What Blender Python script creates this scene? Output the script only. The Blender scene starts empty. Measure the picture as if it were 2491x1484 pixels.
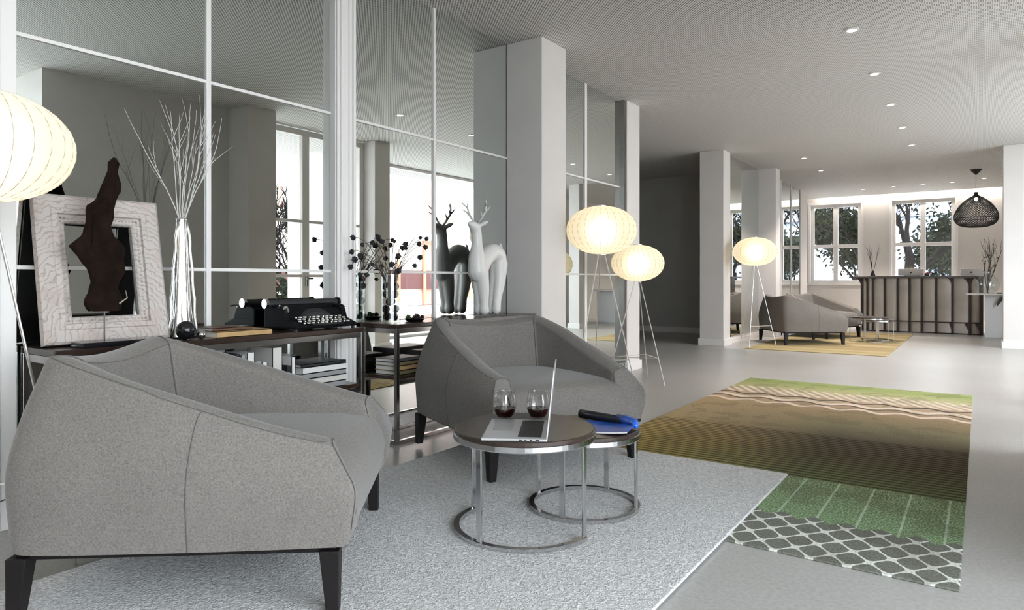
import bpy, math, random
import numpy as np
from mathutils import Vector, Matrix, noise
random.seed(7)
PI = math.pi
C = bpy.context.scene.collection
scene = bpy.context.scene

# ------------------------------------------------------------------ camera
F_PX, HZ, CX, CAM_H = 1652.5, 679.5, 1245.5, 1.1
TH = math.atan(1140.6 / F_PX)                      # the room's long axis (Y) lies this far right of the view axis
cam = bpy.data.cameras.new('camera')
cam_o = bpy.data.objects.new('camera', cam)
C.objects.link(cam_o)
cam_o.location = (0, 0, CAM_H)
cam_o.rotation_euler = (PI / 2, 0, TH)
cam.sensor_fit = 'HORIZONTAL'
cam.sensor_width = 36.0
cam.lens = 36.0 * F_PX / 2491.0
cam.shift_y = -(742.0 - HZ) / 2491.0
cam.clip_start = 0.05
cam.clip_end = 300
scene.camera = cam_o

# ------------------------------------------------------------------ world, daylight, exposure
world = bpy.data.worlds.new('overcast_sky')
scene.world = world
world.use_nodes = True
bg = world.node_tree.nodes['Background']
bg.inputs[0].default_value = (0.86, 0.93, 1.0, 1)
bg.inputs[1].default_value = 7.5
vs = scene.view_settings
vs.view_transform = 'Standard'
vs.look = 'None'
vs.exposure = 0.6
vs.gamma = 1.0
vs.use_curve_mapping = False
scene.cycles.max_bounces = 12
scene.cycles.diffuse_bounces = 5
scene.cycles.glossy_bounces = 6
scene.cycles.transmission_bounces = 6
scene.cycles.transparent_max_bounces = 12
scene.cycles.sample_clamp_indirect = 6.0
scene.cycles.caustics_reflective = False
scene.cycles.caustics_refractive = False
scene.cycles.use_denoising = True


def portal(name, loc, rot, sx, sy):                # lets the renderer find the sky through a window opening
    l = bpy.data.lights.new(name, 'AREA')
    l.shape = 'RECTANGLE'; l.size = sx; l.size_y = sy
    l.cycles.is_portal = True
    o = bpy.data.objects.new(name, l)
    o.location = loc; o.rotation_euler = rot
    C.objects.link(o)


FACE_MX = (0, PI / 2, 0)                             # area light shining towards -X
portal('daylight_portal_near', (2.55, 0.2, 1.6), FACE_MX, 3.0, 5.4)
portal('daylight_portal_mid', (0.80, 6.4, 1.6), FACE_MX, 3.0, 1.9)
portal('daylight_portal_entrance', (1.82, 10.3, 1.6), FACE_MX, 3.1, 5.2)

H = 3.233                                            # ceiling
M = -3.548                                           # plane of the mirror wall
FW = 19.55                                           # far wall
Fv = Vector((-math.sin(TH), math.cos(TH)))
Rv = Vector((math.cos(TH), math.sin(TH)))


def ray(px):
    a = (px - CX) / F_PX
    return Fv.x + a * Rv.x, Fv.y + a * Rv.y


def on_y(px, Y, py):                                 # photo pixel -> (X, Z) on the vertical plane at Y
    rx, ry = ray(px); t = Y / ry
    return t * rx, CAM_H - (py - HZ) / F_PX * t


# ------------------------------------------------------------------ helpers
class MB:
    def __init__(s):
        s.v = []; s.f = []

    def add(s, vs_, fs_):
        o = len(s.v)
        s.v += [tuple(p) for p in vs_]
        s.f += [tuple(i + o for i in f) for f in fs_]
        return s

    def box(s, x0, x1, y0, y1, z0, z1):
        x0, x1 = min(x0, x1), max(x0, x1); y0, y1 = min(y0, y1), max(y0, y1); z0, z1 = min(z0, z1), max(z0, z1)
        return s.add([(x0, y0, z0), (x1, y0, z0), (x1, y1, z0), (x0, y1, z0), (x0, y0, z1), (x1, y0, z1), (x1, y1, z1), (x0, y1, z1)],
                     [(0, 3, 2, 1), (4, 5, 6, 7), (0, 1, 5, 4), (1, 2, 6, 5), (2, 3, 7, 6), (3, 0, 4, 7)])

    def tube(s, pts, r, n=6, closed=False, flat=None):
        pts = [Vector(p) for p in pts]
        m = len(pts)
        rs = r if isinstance(r, (list, tuple)) else [r] * m
        vs_, up = [], None
        for i, p in enumerate(pts):
            if closed:
                d = pts[(i + 1) % m] - pts[i - 1]
            else:
                d = pts[min(i + 1, m - 1)] - pts[max(i - 1, 0)]
            d = d.normalized() if d.length > 1e-9 else Vector((0, 0, 1))
            if up is None:
                up = d.orthogonal().normalized() if abs(d.z) > .95 else Vector((0, 0, 1))
            a = up.cross(d)
            if a.length < 1e-6:
                a = d.orthogonal()
            a.normalize(); b = d.cross(a).normalized(); up = b
            for k in range(n):
                t = 2 * PI * (k + .5) / n
                vs_.append(p + (a * math.cos(t) + b * math.sin(t)) * rs[i])
        fs_ = []
        for i in range(m if closed else m - 1):
            j = (i + 1) % m
            for k in range(n):
                l = (k + 1) % n
                fs_.append((i * n + k, i * n + l, j * n + l, j * n + k))
        if not closed:
            fs_.append(tuple(reversed(range(n)))); fs_.append(tuple((m - 1) * n + k for k in range(n)))
        return s.add(vs_, fs_)

    def lathe(s, prof, n=32, c=(0, 0, 0), fn=None):   # prof: [(r, z)]
        vs_, fs_ = [], []
        for r, z in prof:
            for k in range(n):
                t = 2 * PI * k / n
                q = r * (fn(t, z) if fn else 1)
                vs_.append((c[0] + q * math.cos(t), c[1] + q * math.sin(t), c[2] + z))
        for i in range(len(prof) - 1):
            for k in range(n):
                l = (k + 1) % n
                fs_.append((i * n + k, i * n + l, (i + 1) * n + l, (i + 1) * n + k))
        ring = prof[0] == prof[-1]
        if prof[0][0] > 1e-6 and not ring: fs_.append(tuple(reversed(range(n))))
        if prof[-1][0] > 1e-6 and not ring: fs_.append(tuple((len(prof) - 1) * n + k for k in range(n)))
        return s.add(vs_, fs_)

    def ball(s, c, r, n=12, m=8, sq=(1, 1, 1)):
        prof = [(r * math.sin(PI * i / m), -r * math.cos(PI * i / m)) for i in range(m + 1)]
        vs_, fs_ = [], []
        for i in range(1, m):
            for k in range(n):
                t = 2 * PI * k / n
                vs_.append((c[0] + sq[0] * prof[i][0] * math.cos(t), c[1] + sq[1] * prof[i][0] * math.sin(t), c[2] + sq[2] * prof[i][1]))
        a = len(vs_); vs_ += [(c[0], c[1], c[2] - r * sq[2]), (c[0], c[1], c[2] + r * sq[2])]
        for i in range(m - 2):
            for k in range(n):
                l = (k + 1) % n
                fs_.append((i * n + k, i * n + l, (i + 1) * n + l, (i + 1) * n + k))
        for k in range(n):
            l = (k + 1) % n
            fs_.append((a, l, k)); fs_.append((a + 1, (m - 2) * n + k, (m - 2) * n + l))
        return s.add(vs_, fs_)

    def prism(s, poly, fn0, fn1):                     # poly of 2D points, fn(u, v) -> 3D for the two ends
        n = len(poly)
        return s.add([fn0(*p) for p in poly] + [fn1(*p) for p in poly],
                     [tuple(reversed(range(n))), tuple(range(n, 2 * n))] + [(i, (i + 1) % n, n + (i + 1) % n, n + i) for i in range(n)])

    def xf(s, mat, start=0):
        for i in range(start, len(s.v)):
            s.v[i] = tuple(mat @ Vector(s.v[i]))
        return s

    def mesh(s, name, mat, smooth=False):
        me = bpy.data.meshes.new(name)
        me.from_pydata(s.v, [], s.f)
        me.update()
        if smooth:
            me.polygons.foreach_set('use_smooth', [True] * len(me.polygons))
        if mat: me.materials.append(mat)
        return me

    def build(s, name, mat, parent=None, smooth=False, bevel=0, seg=2, loc=None):
        o = bpy.data.objects.new(name, s.mesh(name, mat, smooth))
        C.objects.link(o)
        if parent: o.parent = parent
        if loc: o.location = loc
        if bevel:
            b = o.modifiers.new('bevel', 'BEVEL'); b.width = bevel; b.segments = seg; b.limit_method = 'ANGLE'
        if smooth == 'auto' or (smooth and bevel):
            pass
        return o


def tag(o, label=None, cat=None, group=None, kind=None):
    if label: o['label'] = label
    if cat: o['category'] = cat
    if group: o['group'] = group
    if kind: o['kind'] = kind
    return o


def thing(name, label, cat, loc=(0, 0, 0), rz=0, group=None, kind=None):
    o = bpy.data.objects.new(name, None)
    C.objects.link(o)
    o.location = loc; o.rotation_euler = (0, 0, rz); o.empty_display_size = .1
    return tag(o, label, cat, group, kind)


def copy_tree(o, parent=None):
    c = o.copy(); C.objects.link(c); c.parent = parent
    for ch in list(o.children):
        copy_tree(ch, c)
    return c


def struct(name, mb, mat, label=None, parent=None, **k):
    o = mb.build(name, mat, parent, **k)
    if not parent: o['kind'] = 'structure'
    if label: o['label'] = label
    return o


# ------------------------------------------------------------------ materials
def new_mat(name):
    m = bpy.data.materials.new(name); m.use_nodes = True
    nt = m.node_tree
    return m, nt, nt.nodes['Principled BSDF']


def nd(nt, typ, **k):
    n = nt.nodes.new(typ)
    for a, b in k.items(): setattr(n, a, b)
    return n


def mth(nt, op, *args, clamp=False):
    n = nd(nt, 'ShaderNodeMath', operation=op, use_clamp=clamp)
    for i, a in enumerate(args):
        if isinstance(a, (int, float)): n.inputs[i].default_value = a
        else: nt.links.new(a, n.inputs[i])
    return n.outputs[0]


def mixc(nt, fac, a, b):
    n = nd(nt, 'ShaderNodeMix', data_type='RGBA')
    for s, v in ((n.inputs[0], fac), (n.inputs[6], a), (n.inputs[7], b)):
        if isinstance(v, (int, float)): s.default_value = v
        elif isinstance(v, tuple): s.default_value = (*v[:3], 1)
        else: nt.links.new(v, s)
    return n.outputs[2]


def pm(name, col, rough=.5, metal=0, var=0, vscale=30, bump=0, bscale=60, spec=None, coat=0, stretch=None, ior=None):
    m, nt, b = new_mat(name)
    b.inputs['Base Color'].default_value = (*col, 1)
    b.inputs['Roughness'].default_value = rough
    b.inputs['Metallic'].default_value = metal
    if spec is not None: b.inputs['Specular IOR Level'].default_value = spec
    if coat: b.inputs['Coat Weight'].default_value = coat
    if var or bump:
        tc = nd(nt, 'ShaderNodeTexCoord')
        vec = tc.outputs['Object']
        if stretch:
            mp = nd(nt, 'ShaderNodeMapping'); mp.inputs['Scale'].default_value = stretch
            nt.links.new(vec, mp.inputs[0]); vec = mp.outputs[0]
    if var:
        n = nd(nt, 'ShaderNodeTexNoise'); n.inputs['Scale'].default_value = vscale; n.inputs['Detail'].default_value = 4
        nt.links.new(vec, n.inputs['Vector'])
        lo = tuple(c * (1 - var) for c in col); hi = tuple(min(1, c * (1 + var)) for c in col)
        f = mth(nt, 'MULTIPLY_ADD', n.outputs[0], 2.2, -.6, clamp=True)
        nt.links.new(mixc(nt, f, lo, hi), b.inputs['Base Color'])
    if bump:
        n2 = nd(nt, 'ShaderNodeTexNoise'); n2.inputs['Scale'].default_value = bscale; n2.inputs['Detail'].default_value = 3
        nt.links.new(vec, n2.inputs['Vector'])
        bp = nd(nt, 'ShaderNodeBump'); bp.inputs['Strength'].default_value = bump; bp.inputs['Distance'].default_value = .01
        nt.links.new(n2.outputs[0], bp.inputs['Height']); nt.links.new(bp.outputs[0], b.inputs['Normal'])
    return m


def emit(name, col, s):
    m, nt, b = new_mat(name)
    b.inputs['Base Color'].default_value = (*col, 1)
    b.inputs['Emission Color'].default_value = (*col, 1)
    b.inputs['Emission Strength'].default_value = s
    return m


def glass_pane(name, tint=(1, 1, 1), refl=.06):
    m, nt, b = new_mat(name)
    nt.nodes.remove(b)
    t = nd(nt, 'ShaderNodeBsdfTransparent'); t.inputs[0].default_value = (*tint, 1)
    g = nd(nt, 'ShaderNodeBsdfGlossy'); g.inputs['Roughness'].default_value = .02
    mx = nd(nt, 'ShaderNodeMixShader'); mx.inputs[0].default_value = refl
    nt.links.new(t.outputs[0], mx.inputs[1]); nt.links.new(g.outputs[0], mx.inputs[2])
    nt.links.new(mx.outputs[0], nt.nodes['Material Output'].inputs[0])
    return m


WALL = pm('white_wall_paint', (.68, .652, .63), .6, var=.03, vscale=3, bump=.05, bscale=120)
WALL_G = pm('grey_wall_paint', (.46, .46, .44), .6, var=.03, vscale=3)
TRIMW = pm('white_trim_paint', (.78, .76, .74), .4)
CHROME = pm('chrome', (.62, .62, .63), .14, 1)
STEELD = pm('dark_polished_steel', (.36, .35, .34), .22, 1)
DARKWOOD = pm('dark_stained_wood', (.030, .018, .013), .22, var=.4, vscale=14, stretch=(1, .15, 1))
BLACKWOOD = pm('black_wood', (.010, .008, .008), .5, spec=.25)
BLACK = pm('black_enamel', (.008, .008, .010), .18)
BLACKM = pm('black_matte', (.010, .010, .010), .6)
MIRROR, _nt, _b = new_mat('tinted_mirror')
_b.inputs['Base Color'].default_value = (.74, .78, .76, 1); _b.inputs['Metallic'].default_value = 1; _b.inputs['Roughness'].default_value = 0.0
GLASS = glass_pane('window_glass')


def floor_mat():
    m, nt, b = new_mat('poured_floor')
    tc = nd(nt, 'ShaderNodeTexCoord')
    n1 = nd(nt, 'ShaderNodeTexNoise'); n1.inputs['Scale'].default_value = 60; n1.inputs['Detail'].default_value = 6
    n2 = nd(nt, 'ShaderNodeTexNoise'); n2.inputs['Scale'].default_value = .9; n2.inputs['Detail'].default_value = 3
    nt.links.new(tc.outputs['Object'], n1.inputs['Vector']); nt.links.new(tc.outputs['Object'], n2.inputs['Vector'])
    f = mth(nt, 'ADD', mth(nt, 'MULTIPLY', n1.outputs[0], .8), mth(nt, 'MULTIPLY', n2.outputs[0], .35))
    f = mth(nt, 'MULTIPLY_ADD', f, 2.0, -.65, clamp=True)
    nt.links.new(mixc(nt, f, (.33, .33, .315), (.50, .49, .47)), b.inputs['Base Color'])
    b.inputs['Roughness'].default_value = .33
    bp = nd(nt, 'ShaderNodeBump'); bp.inputs['Strength'].default_value = .08; bp.inputs['Distance'].default_value = .004
    nt.links.new(n1.outputs[0], bp.inputs['Height']); nt.links.new(bp.outputs[0], b.inputs['Normal'])
    return m


def ceiling_mat():
    m, nt, b = new_mat('perforated_ceiling')
    tc = nd(nt, 'ShaderNodeTexCoord')
    sp = nd(nt, 'ShaderNodeSeparateXYZ'); nt.links.new(tc.outputs['Object'], sp.inputs[0])
    P = .021
    u = mth(nt, 'MULTIPLY', mth(nt, 'ADD', sp.outputs[0], sp.outputs[1]), .7071 / P)
    v = mth(nt, 'MULTIPLY', mth(nt, 'SUBTRACT', sp.outputs[0], sp.outputs[1]), .7071 / P)
    fu = mth(nt, 'SUBTRACT', mth(nt, 'FRACT', u), .5); fv = mth(nt, 'SUBTRACT', mth(nt, 'FRACT', v), .5)
    d = mth(nt, 'ADD', mth(nt, 'MULTIPLY', fu, fu), mth(nt, 'MULTIPLY', fv, fv))
    hole = mth(nt, 'LESS_THAN', d, .315 ** 2)
    nt.links.new(mixc(nt, hole, (.86, .845, .82), (.04, .04, .04)), b.inputs['Base Color'])
    b.inputs['Roughness'].default_value = .7
    return m


def fabric_mat(name, col):
    m, nt, b = new_mat(name)
    tc = nd(nt, 'ShaderNodeTexCoord')
    n1 = nd(nt, 'ShaderNodeTexNoise'); n1.inputs['Scale'].default_value = 190; n1.inputs['Detail'].default_value = 3
    n2 = nd(nt, 'ShaderNodeTexNoise'); n2.inputs['Scale'].default_value = 5
    for n in (n1, n2): nt.links.new(tc.outputs['Object'], n.inputs['Vector'])
    f = mth(nt, 'MULTIPLY_ADD', n1.outputs[0], 2.4, -.7, clamp=True)
    f = mth(nt, 'ADD', mth(nt, 'MULTIPLY', f, .75), mth(nt, 'MULTIPLY', n2.outputs[0], .25))
    nt.links.new(mixc(nt, f, tuple(c * .66 for c in col), tuple(c * 1.34 for c in col)), b.inputs['Base Color'])
    b.inputs['Roughness'].default_value = .9
    b.inputs['Specular IOR Level'].default_value = .15
    b.inputs['Sheen Weight'].default_value = .25; b.inputs['Sheen Roughness'].default_value = .4
    bp = nd(nt, 'ShaderNodeBump'); bp.inputs['Strength'].default_value = .35; bp.inputs['Distance'].default_value = .003
    nt.links.new(n1.outputs[0], bp.inputs['Height']); nt.links.new(bp.outputs[0], b.inputs['Normal'])
    return m


FABRIC = fabric_mat('grey_wool_fabric', (.185, .172, .158))
SEAM = pm('dark_seam_thread', (.11, .105, .10), .9)

# ------------------------------------------------------------------ the room shell
struct('floor', MB().box(-10.2, 2.75, -4.2, FW, -.10, 0), floor_mat(), 'pale grey poured floor of the lobby')
CEIL = ceiling_mat()
struct('ceiling', MB().box(-10.2, 2.75, -4.2, 19.32, H, H + .25), CEIL, 'perforated acoustic ceiling')
# far wall with two window openings and a lit cove above it
w1 = (*on_y(1972, FW, 500), *on_y(2094, FW, 688)); w2 = (*on_y(2170, FW, 487), *on_y(2323, FW, 688))
W1 = (w1[0], w1[2], 1.0, 3.07); W2 = (w2[0], w2[2], 1.0, 3.07)       # x0, x1, z0, z1
TOPZ = H + .42


def wall_y(mb, y0, y1, x0, x1, z0, z1, holes):
    xs = x0
    for (a, b, c, d) in sorted(holes):
        mb.box(xs, a, y0, y1, z0, z1); mb.box(a, b, y0, y1, z0, c); mb.box(a, b, y0, y1, d, z1); xs = b
    mb.box(xs, x1, y0, y1, z0, z1)


mb = MB(); wall_y(mb, FW, FW + .3, -10.2, 2.75, -.1, TOPZ, [W1, W2])
struct('wall_far', mb, WALL, 'pale wall behind the reception counter with two windows')
struct('ceiling_cove', MB().box(-10.2, 2.75, 19.30, FW + .3, TOPZ, TOPZ + .1).box(-10.2, 2.75, 19.20, 19.31, H + .02, TOPZ + .1), WALL, 'cove above the far wall')
tag(MB().box(-3.5, 1.8, 19.33, 19.36, H + .12, H + .16).build('cove_light_strip', emit('cove_led', (1, .93, .84), 26)),
    'warm light strip hidden in the cove above the far wall', 'light strip')
# left side: wall before the mirrors, piers, the dark recess
struct('wall_left', MB().box(M - .3, M + .03, -4.2, 1.10, 0, H), WALL, 'white wall at the left of the mirrors')
struct('wall_left_recess_near', MB().box(-10.2, M - .03, 7.40, 7.70, 0, H), WALL)
struct('wall_left_mirror_back', MB().box(M - .35, M - .02, 1.1, 7.40, 0, H), WALL)
struct('wall_left_far', MB().box(M - .33, M - .02, 11.55, 17.95, 0, H).box(-4.1, -3.86, 17.9, FW, 0, H), WALL)
struct('wall_recess', MB().box(-10.2, M - .33, 13.55, 13.75, 0, H), WALL_G, 'dark grey back wall of the recess between the piers')
struct('wall_recess_end', MB().box(-10.4, -10.2, 7.4, 13.75, 0, H), WALL_G)
struct('wall_back', MB().box(M - .3, 2.75, -4.4, -4.2, -.1, H), WALL)
# right side, seen in the mirrors
struct('wall_right_block', MB().box(.68, 2.75, 2.94, 5.0, 0, H), WALL, 'grey wall block opposite the mirrors')
struct('wall_right_near', MB().box(2.55, 2.75, -4.2, -2.6, 0, H).box(2.55, 2.75, 2.85, 2.95, 0, H), WALL)
struct('wall_right_entrance', MB().box(1.85, 2.05, 13.1, FW, 0, H).box(.9, 2.75, 7.45, 7.6, 0, H), WALL)
columns = [('column', (M, -3.168, 5.05, 5.47), 'broad white column beside the deer figure'),
           ('column', (-3.86, -3.468, 7.44, 7.80), 'white column end behind the pair of glowing floor lamps'),
           ('column', (-3.876, -3.477, 11.15, 11.52), 'white column at the right of the dark recess'),
           ('column', (M - .03, -3.22, 13.55, 13.85), 'white column beside the far glowing lamp'),
           ('column', (.27, .70, 5.0, 5.40), 'grey column beside the tall casement, seen in the mirror'),
           ('column', (.55, .92, 7.38, 7.70), 'white column beside the entrance glazing, seen in the mirror'),
           ('column', (.292, .56, 13.35, 13.66), 'white column at the right edge of the view')]
for i, (n, (x0, x1, y0, y1), lab) in enumerate(columns):
    o = struct(n, MB().box(x0, x1, y0, y1, 0, H), WALL, lab, bevel=.006)
    if i != 4:
        struct('baseboard', MB().box(x0 - (.02 if x0 > -3.5 or i in (1, 2) else 0), x1 + .022, y0 - .022, y1 + .022, 0, .11), TRIMW, parent=o, bevel=.004)
struct('baseboard_recess', MB().box(-10.2, M - .35, 13.52, 13.55, 0, .11), TRIMW)
struct('baseboard_far', MB().box(-3.86, 1.85, FW - .025, FW, 0, .11), TRIMW)
struct('trim_1', MB().box(M - .01, M + .05, 1.10, 1.165, 0, H).box(M - .01, M + .035, 1.165, 1.23, 0, H), TRIMW, 'white door-like trim at the left edge of the mirrors', bevel=.004)

# ------------------------------------------------------------------ mirror walls: panes in white frames
ZB, ZL = 2.198, 1.154


def mirror_wall(label, ys, z_base=.10, bars=True, thick=.028):
    root = thing('mirror_wall', label, 'mirror', (M, (ys[0] + ys[-1]) / 2, 0), kind='structure')
    y0 = (ys[0] + ys[-1]) / 2
    zs = [z_base, ZL, ZB, H] if bars else [z_base, H]
    for a, b in zip(ys[:-1], ys[1:]):
        for c, d in zip(zs[:-1], zs[1:]):
            MB().box(-.012, 0, a - y0 + .004, b - y0 - .004, c + .003, d - .003).build('mirror_panel', MIRROR, root)
    for y in ys[1:-1]:
        MB().box(-.012, .014, y - y0 - thick / 2, y - y0 + thick / 2, z_base, H).build('mullion', TRIMW, root, bevel=.003)
    for z in zs[1:-1]:
        MB().box(-.012, .011, ys[0] - y0, ys[-1] - y0, z - .009, z + .009).build('transom', TRIMW, root, bevel=.002)
    MB().box(-.012, .02, ys[0] - y0, ys[-1] - y0, 0, z_base).box(-.012, .028, ys[0] - y0, ys[-1] - y0, 0, z_base - .03).build('base_rail', TRIMW, root, bevel=.003)
    return root


mirror_wall('mirror wall of white-framed panes above the typewriter', [1.23, 2.153, 3.016])
mirror_wall('mirror wall of white-framed panes behind the deer figure', [3.186, 4.054, 5.05])
mirror_wall('narrow mirror wall behind the pair of glowing floor lamps', [5.47, 6.539, 7.44], thick=.05)
mirror_wall('tall mirror beside the far glowing lamp', [11.52, 13.55], bars=False)
mirror_wall('slim far mirrors between the last pier and the window wall', [13.85, 15.3, 16.3, 17.2], bars=False, thick=.10)
p = MB().box(-.01, .055, 3.016, 3.186, 0, H)
for y in (3.03, 3.065, 3.137, 3.172): p.box(.05, .072, y - .011, y + .011, 0, H)
p.xf(Matrix.Translation((M, 0, 0)))
struct('trim_2', p, TRIMW, 'broad fluted white post between the two mirror walls', bevel=.004)
struct('trim_3', MB().box(M, M + .06, 7.395, 7.44, 0, H), STEELD, 'slim dark metal strip beside the mirror')
struct('trim_4', MB().box(M - .02, M + .015, 17.2, 17.95, 0, H), WALL, 'white pier between the far mirrors and the window wall')


# ------------------------------------------------------------------ windows
def window_y(name, rect, label):                    # in the far wall
    x0, x1, z0, z1 = rect
    root = thing(name, label, 'window', ((x0 + x1) / 2, FW, z0), kind='structure')
    w, h = (x1 - x0) / 2, z1 - z0
    MB().box(-w - .06, w + .06, -.03, .005, h, h + .07).box(-w - .06, -w, -.03, .005, -.02, h).box(w, w + .06, -.03, .005, -.02, h).build('casing', TRIMW, root, bevel=.006)
    MB().box(-w - .08, w + .08, -.07, .03, -.05, 0).build('window_sill', TRIMW, root, bevel=.006)
    fr = MB(); t = .075
    fr.box(-w, w, .06, .13, h - t, h).box(-w, w, .06, .13, 0, t).box(-w, -w + t, .06, .13, t, h - t).box(w - t, w, .06, .13, t, h - t)
    fr.build('window_frame', TRIMW, root, bevel=.006)
    zt = h * .47
    MB().box(-w + t, w - t, .065, .125, zt - .045, zt + .045).build('transom', TRIMW, root, bevel=.005)
    MB().box(-.055, .055, .05, .13, t, h - t).build('mullion', TRIMW, root, bevel=.005)
    for a, b in ((-w + t, -.055), (.055, w - t)):
        for c, d in ((t, zt - .045), (zt + .045, h - t)):
            MB().box(a, b, .09, .096, c, d).build('pane', GLASS, root)
    return root


window_y('window_1', W1, 'white four-pane window left of the reception counter')
window_y('window_2', W2, 'white four-pane window behind the reception counter')


def window_x(name, label, X, y0, y1, z0, z1, muls, zs, handle=False, t=.07, depth=.07):   # glazing facing -X
    root = thing(name, label, 'window', (X, (y0 + y1) / 2, z0), kind='structure')
    w = (y1 - y0) / 2; yc = (y0 + y1) / 2
    MB().box(0, depth, -w, w, z1 - z0 - t, z1 - z0).box(0, depth, -w, w, 0, t).box(0, depth, -w, -w + t, t, z1 - z0 - t).box(0, depth, w - t, w, t, z1 - z0 - t).build('window_frame', TRIMW, root, bevel=.006)
    ys = [-w + t]
    for m in muls:
        MB().box(-.005, depth, m - yc - t * .75, m - yc + t * .75, t, z1 - z0 - t).build('mullion', TRIMW, root, bevel=.006); ys += [m - yc - t * .75, m - yc + t * .75]
    ys.append(w - t)
    for i in range(0, len(ys), 2):
        zz = [t]
        for z in zs:
            MB().box(.005, depth - .01, ys[i], ys[i + 1], z - z0 - .02, z - z0 + .02).build('transom', TRIMW, root, bevel=.004); zz += [z - z0 - .02, z - z0 + .02]
        zz.append(z1 - z0 - t)
        for j in range(0, len(zz), 2):
            MB().box(.03, .036, ys[i], ys[i + 1], zz[j], zz[j + 1]).build('pane', GLASS, root)
    if handle:
        MB().box(-.03, 0, muls[0] - yc - .012, muls[0] - yc + .012, 1.0, 1.14).box(-.045, -.028, muls[0] - yc - .012, muls[0] - yc + .10, 1.10, 1.125).build('handle', CHROME, root, bevel=.003)
    return root


window_x('window_3', 'tall white casement doors beside the column, seen in the mirror', .80, 5.40, 7.38, .0, H - .02, [6.28], [.62, 1.15, 1.92], handle=True, t=.08)
window_x('window_4', 'wide entrance glazing seen bright in the mirror', 1.88, 7.68, 13.1, 0, H - .005, [12.3], [], t=.05)
window_x('window_5', 'wide near glazing behind the view, lighting the armchairs', 2.58, -2.6, 2.85, 0, H - .005, [-.8, 1.1], [], t=.06)


# ------------------------------------------------------------------ outdoors
GRASS = pm('pale_paving', (.62, .61, .58), .9, var=.2, vscale=2)
tag(MB().box(-40, 2.74, FW + .3, 70, -.5, -.12).box(2.75, 60, -30, 70, -.5, -.12).build('ground_outside', GRASS), 'pale paving outside the windows', 'ground', kind='structure')
BARK = pm('wet_dark_bark', (.012, .010, .009), .9, var=.4, vscale=8, spec=.1)
LEAF = pm('dark_evergreen_leaf', (.011, .015, .006), .8, spec=.1)
IVY = pm('dull_green_ivy_leaf', (.022, .028, .012), .8, spec=.1)


def grow(mb, tips, p, d, r, length, depth, rnd, spread=.55, up=.12, seg=5, rmin=.006):
    pts = [p.copy()]; rs = [r]
    for i in range(seg):
        d = (d + Vector((rnd.uniform(-1, 1), rnd.uniform(-1, 1), rnd.uniform(-1, 1))) * .16 + Vector((0, 0, up * .2))).normalized()
        p = p + d * (length / seg)
        pts.append(p.copy()); rs.append(r * (1 - .45 * (i + 1) / seg))
    mb.tube(pts, rs, n=6 if depth > 2 else 4)
    if depth == 0:
        tips.append(p); return
    for k in range(3 if depth > 1 else 2 + (rnd.random() < .5)):
        i = rnd.randint(2, seg)
        ax = Vector((rnd.uniform(-1, 1), rnd.uniform(-1, 1), rnd.uniform(-.35, .8)))
        nd_ = (d + ax * spread * 1.5).normalized()
        grow(mb, tips, pts[i], nd_, max(rs[i] * .66, rmin), length * rnd.uniform(.62, .82), depth - 1, rnd, spread, up, max(3, seg - 1), rmin)


def tree(label, loc, h, r, depth, seed, leaves=0, leafmat=None, lean=(0, 0), leafsize=.07, rmin=.006):
    rnd = random.Random(seed)
    root = thing('bare_tree' if not leaves else 'leafy_tree', label, 'tree', loc, group='trees outside the windows')
    mb = MB(); tips = []
    grow(mb, tips, Vector((0, 0, -.15)), Vector((lean[0], lean[1], 1)).normalized(), r, h, depth, rnd, rmin=rmin)
    mb.build('branches', BARK, root)
    if leaves:
        lb = MB()
        for i in range(leaves):
            t = rnd.choice(tips) + Vector((rnd.gauss(0, .22), rnd.gauss(0, .22), rnd.gauss(0, .22)))
            a = Vector((rnd.uniform(-1, 1), rnd.uniform(-1, 1), rnd.uniform(-1, 1))).normalized() * leafsize
            b = a.orthogonal().normalized() * leafsize * .6
            lb.add([t - a, t + b, t + a, t - b], [(0, 1, 2, 3)])
        tag(lb.build('foliage', leafmat, root), kind='stuff')
    return root


tree('dark leaning trunk behind the left far window', (-4.5, 22.2, -.1), 1.9, .20, 6, 3, 2600, IVY, (.16, 0))
tree('forked dark trunk at the right of the left far window', (-2.75, 23.0, -.1), 2.0, .19, 6, 11, 2200, LEAF, (-.04, .0))
tree('thick forked trunk behind the counter window', (-1.75, 21.9, -.1), 2.1, .20, 6, 21, 2200, IVY, (.16, 0))
tree('bushy dark tree at the right of the counter window', (-.3, 23.2, -.1), 1.6, .16, 6, 34, 4200, LEAF, (-.05, 0))
tree('dense undergrowth tree low behind both far windows', (-3.4, 27.0, -.1), 1.2, .15, 6, 45, 5200, LEAF, (0, 0), .09)
tree('dense undergrowth tree beyond the counter window', (-.9, 28.0, -.1), 1.2, .15, 6, 46, 5200, LEAF, (0, 0), .09)
tree('bare winter tree outside the tall casement', (6.4, 10.55, -.1), 1.3, .15, 6, 52, 0, None, (-.05, .05), rmin=.012)
tree('second bare tree farther behind the tall casement', (8.6, 12.6, -.1), 1.5, .15, 6, 58, 0, None, (0, 0), rmin=.014)
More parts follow.
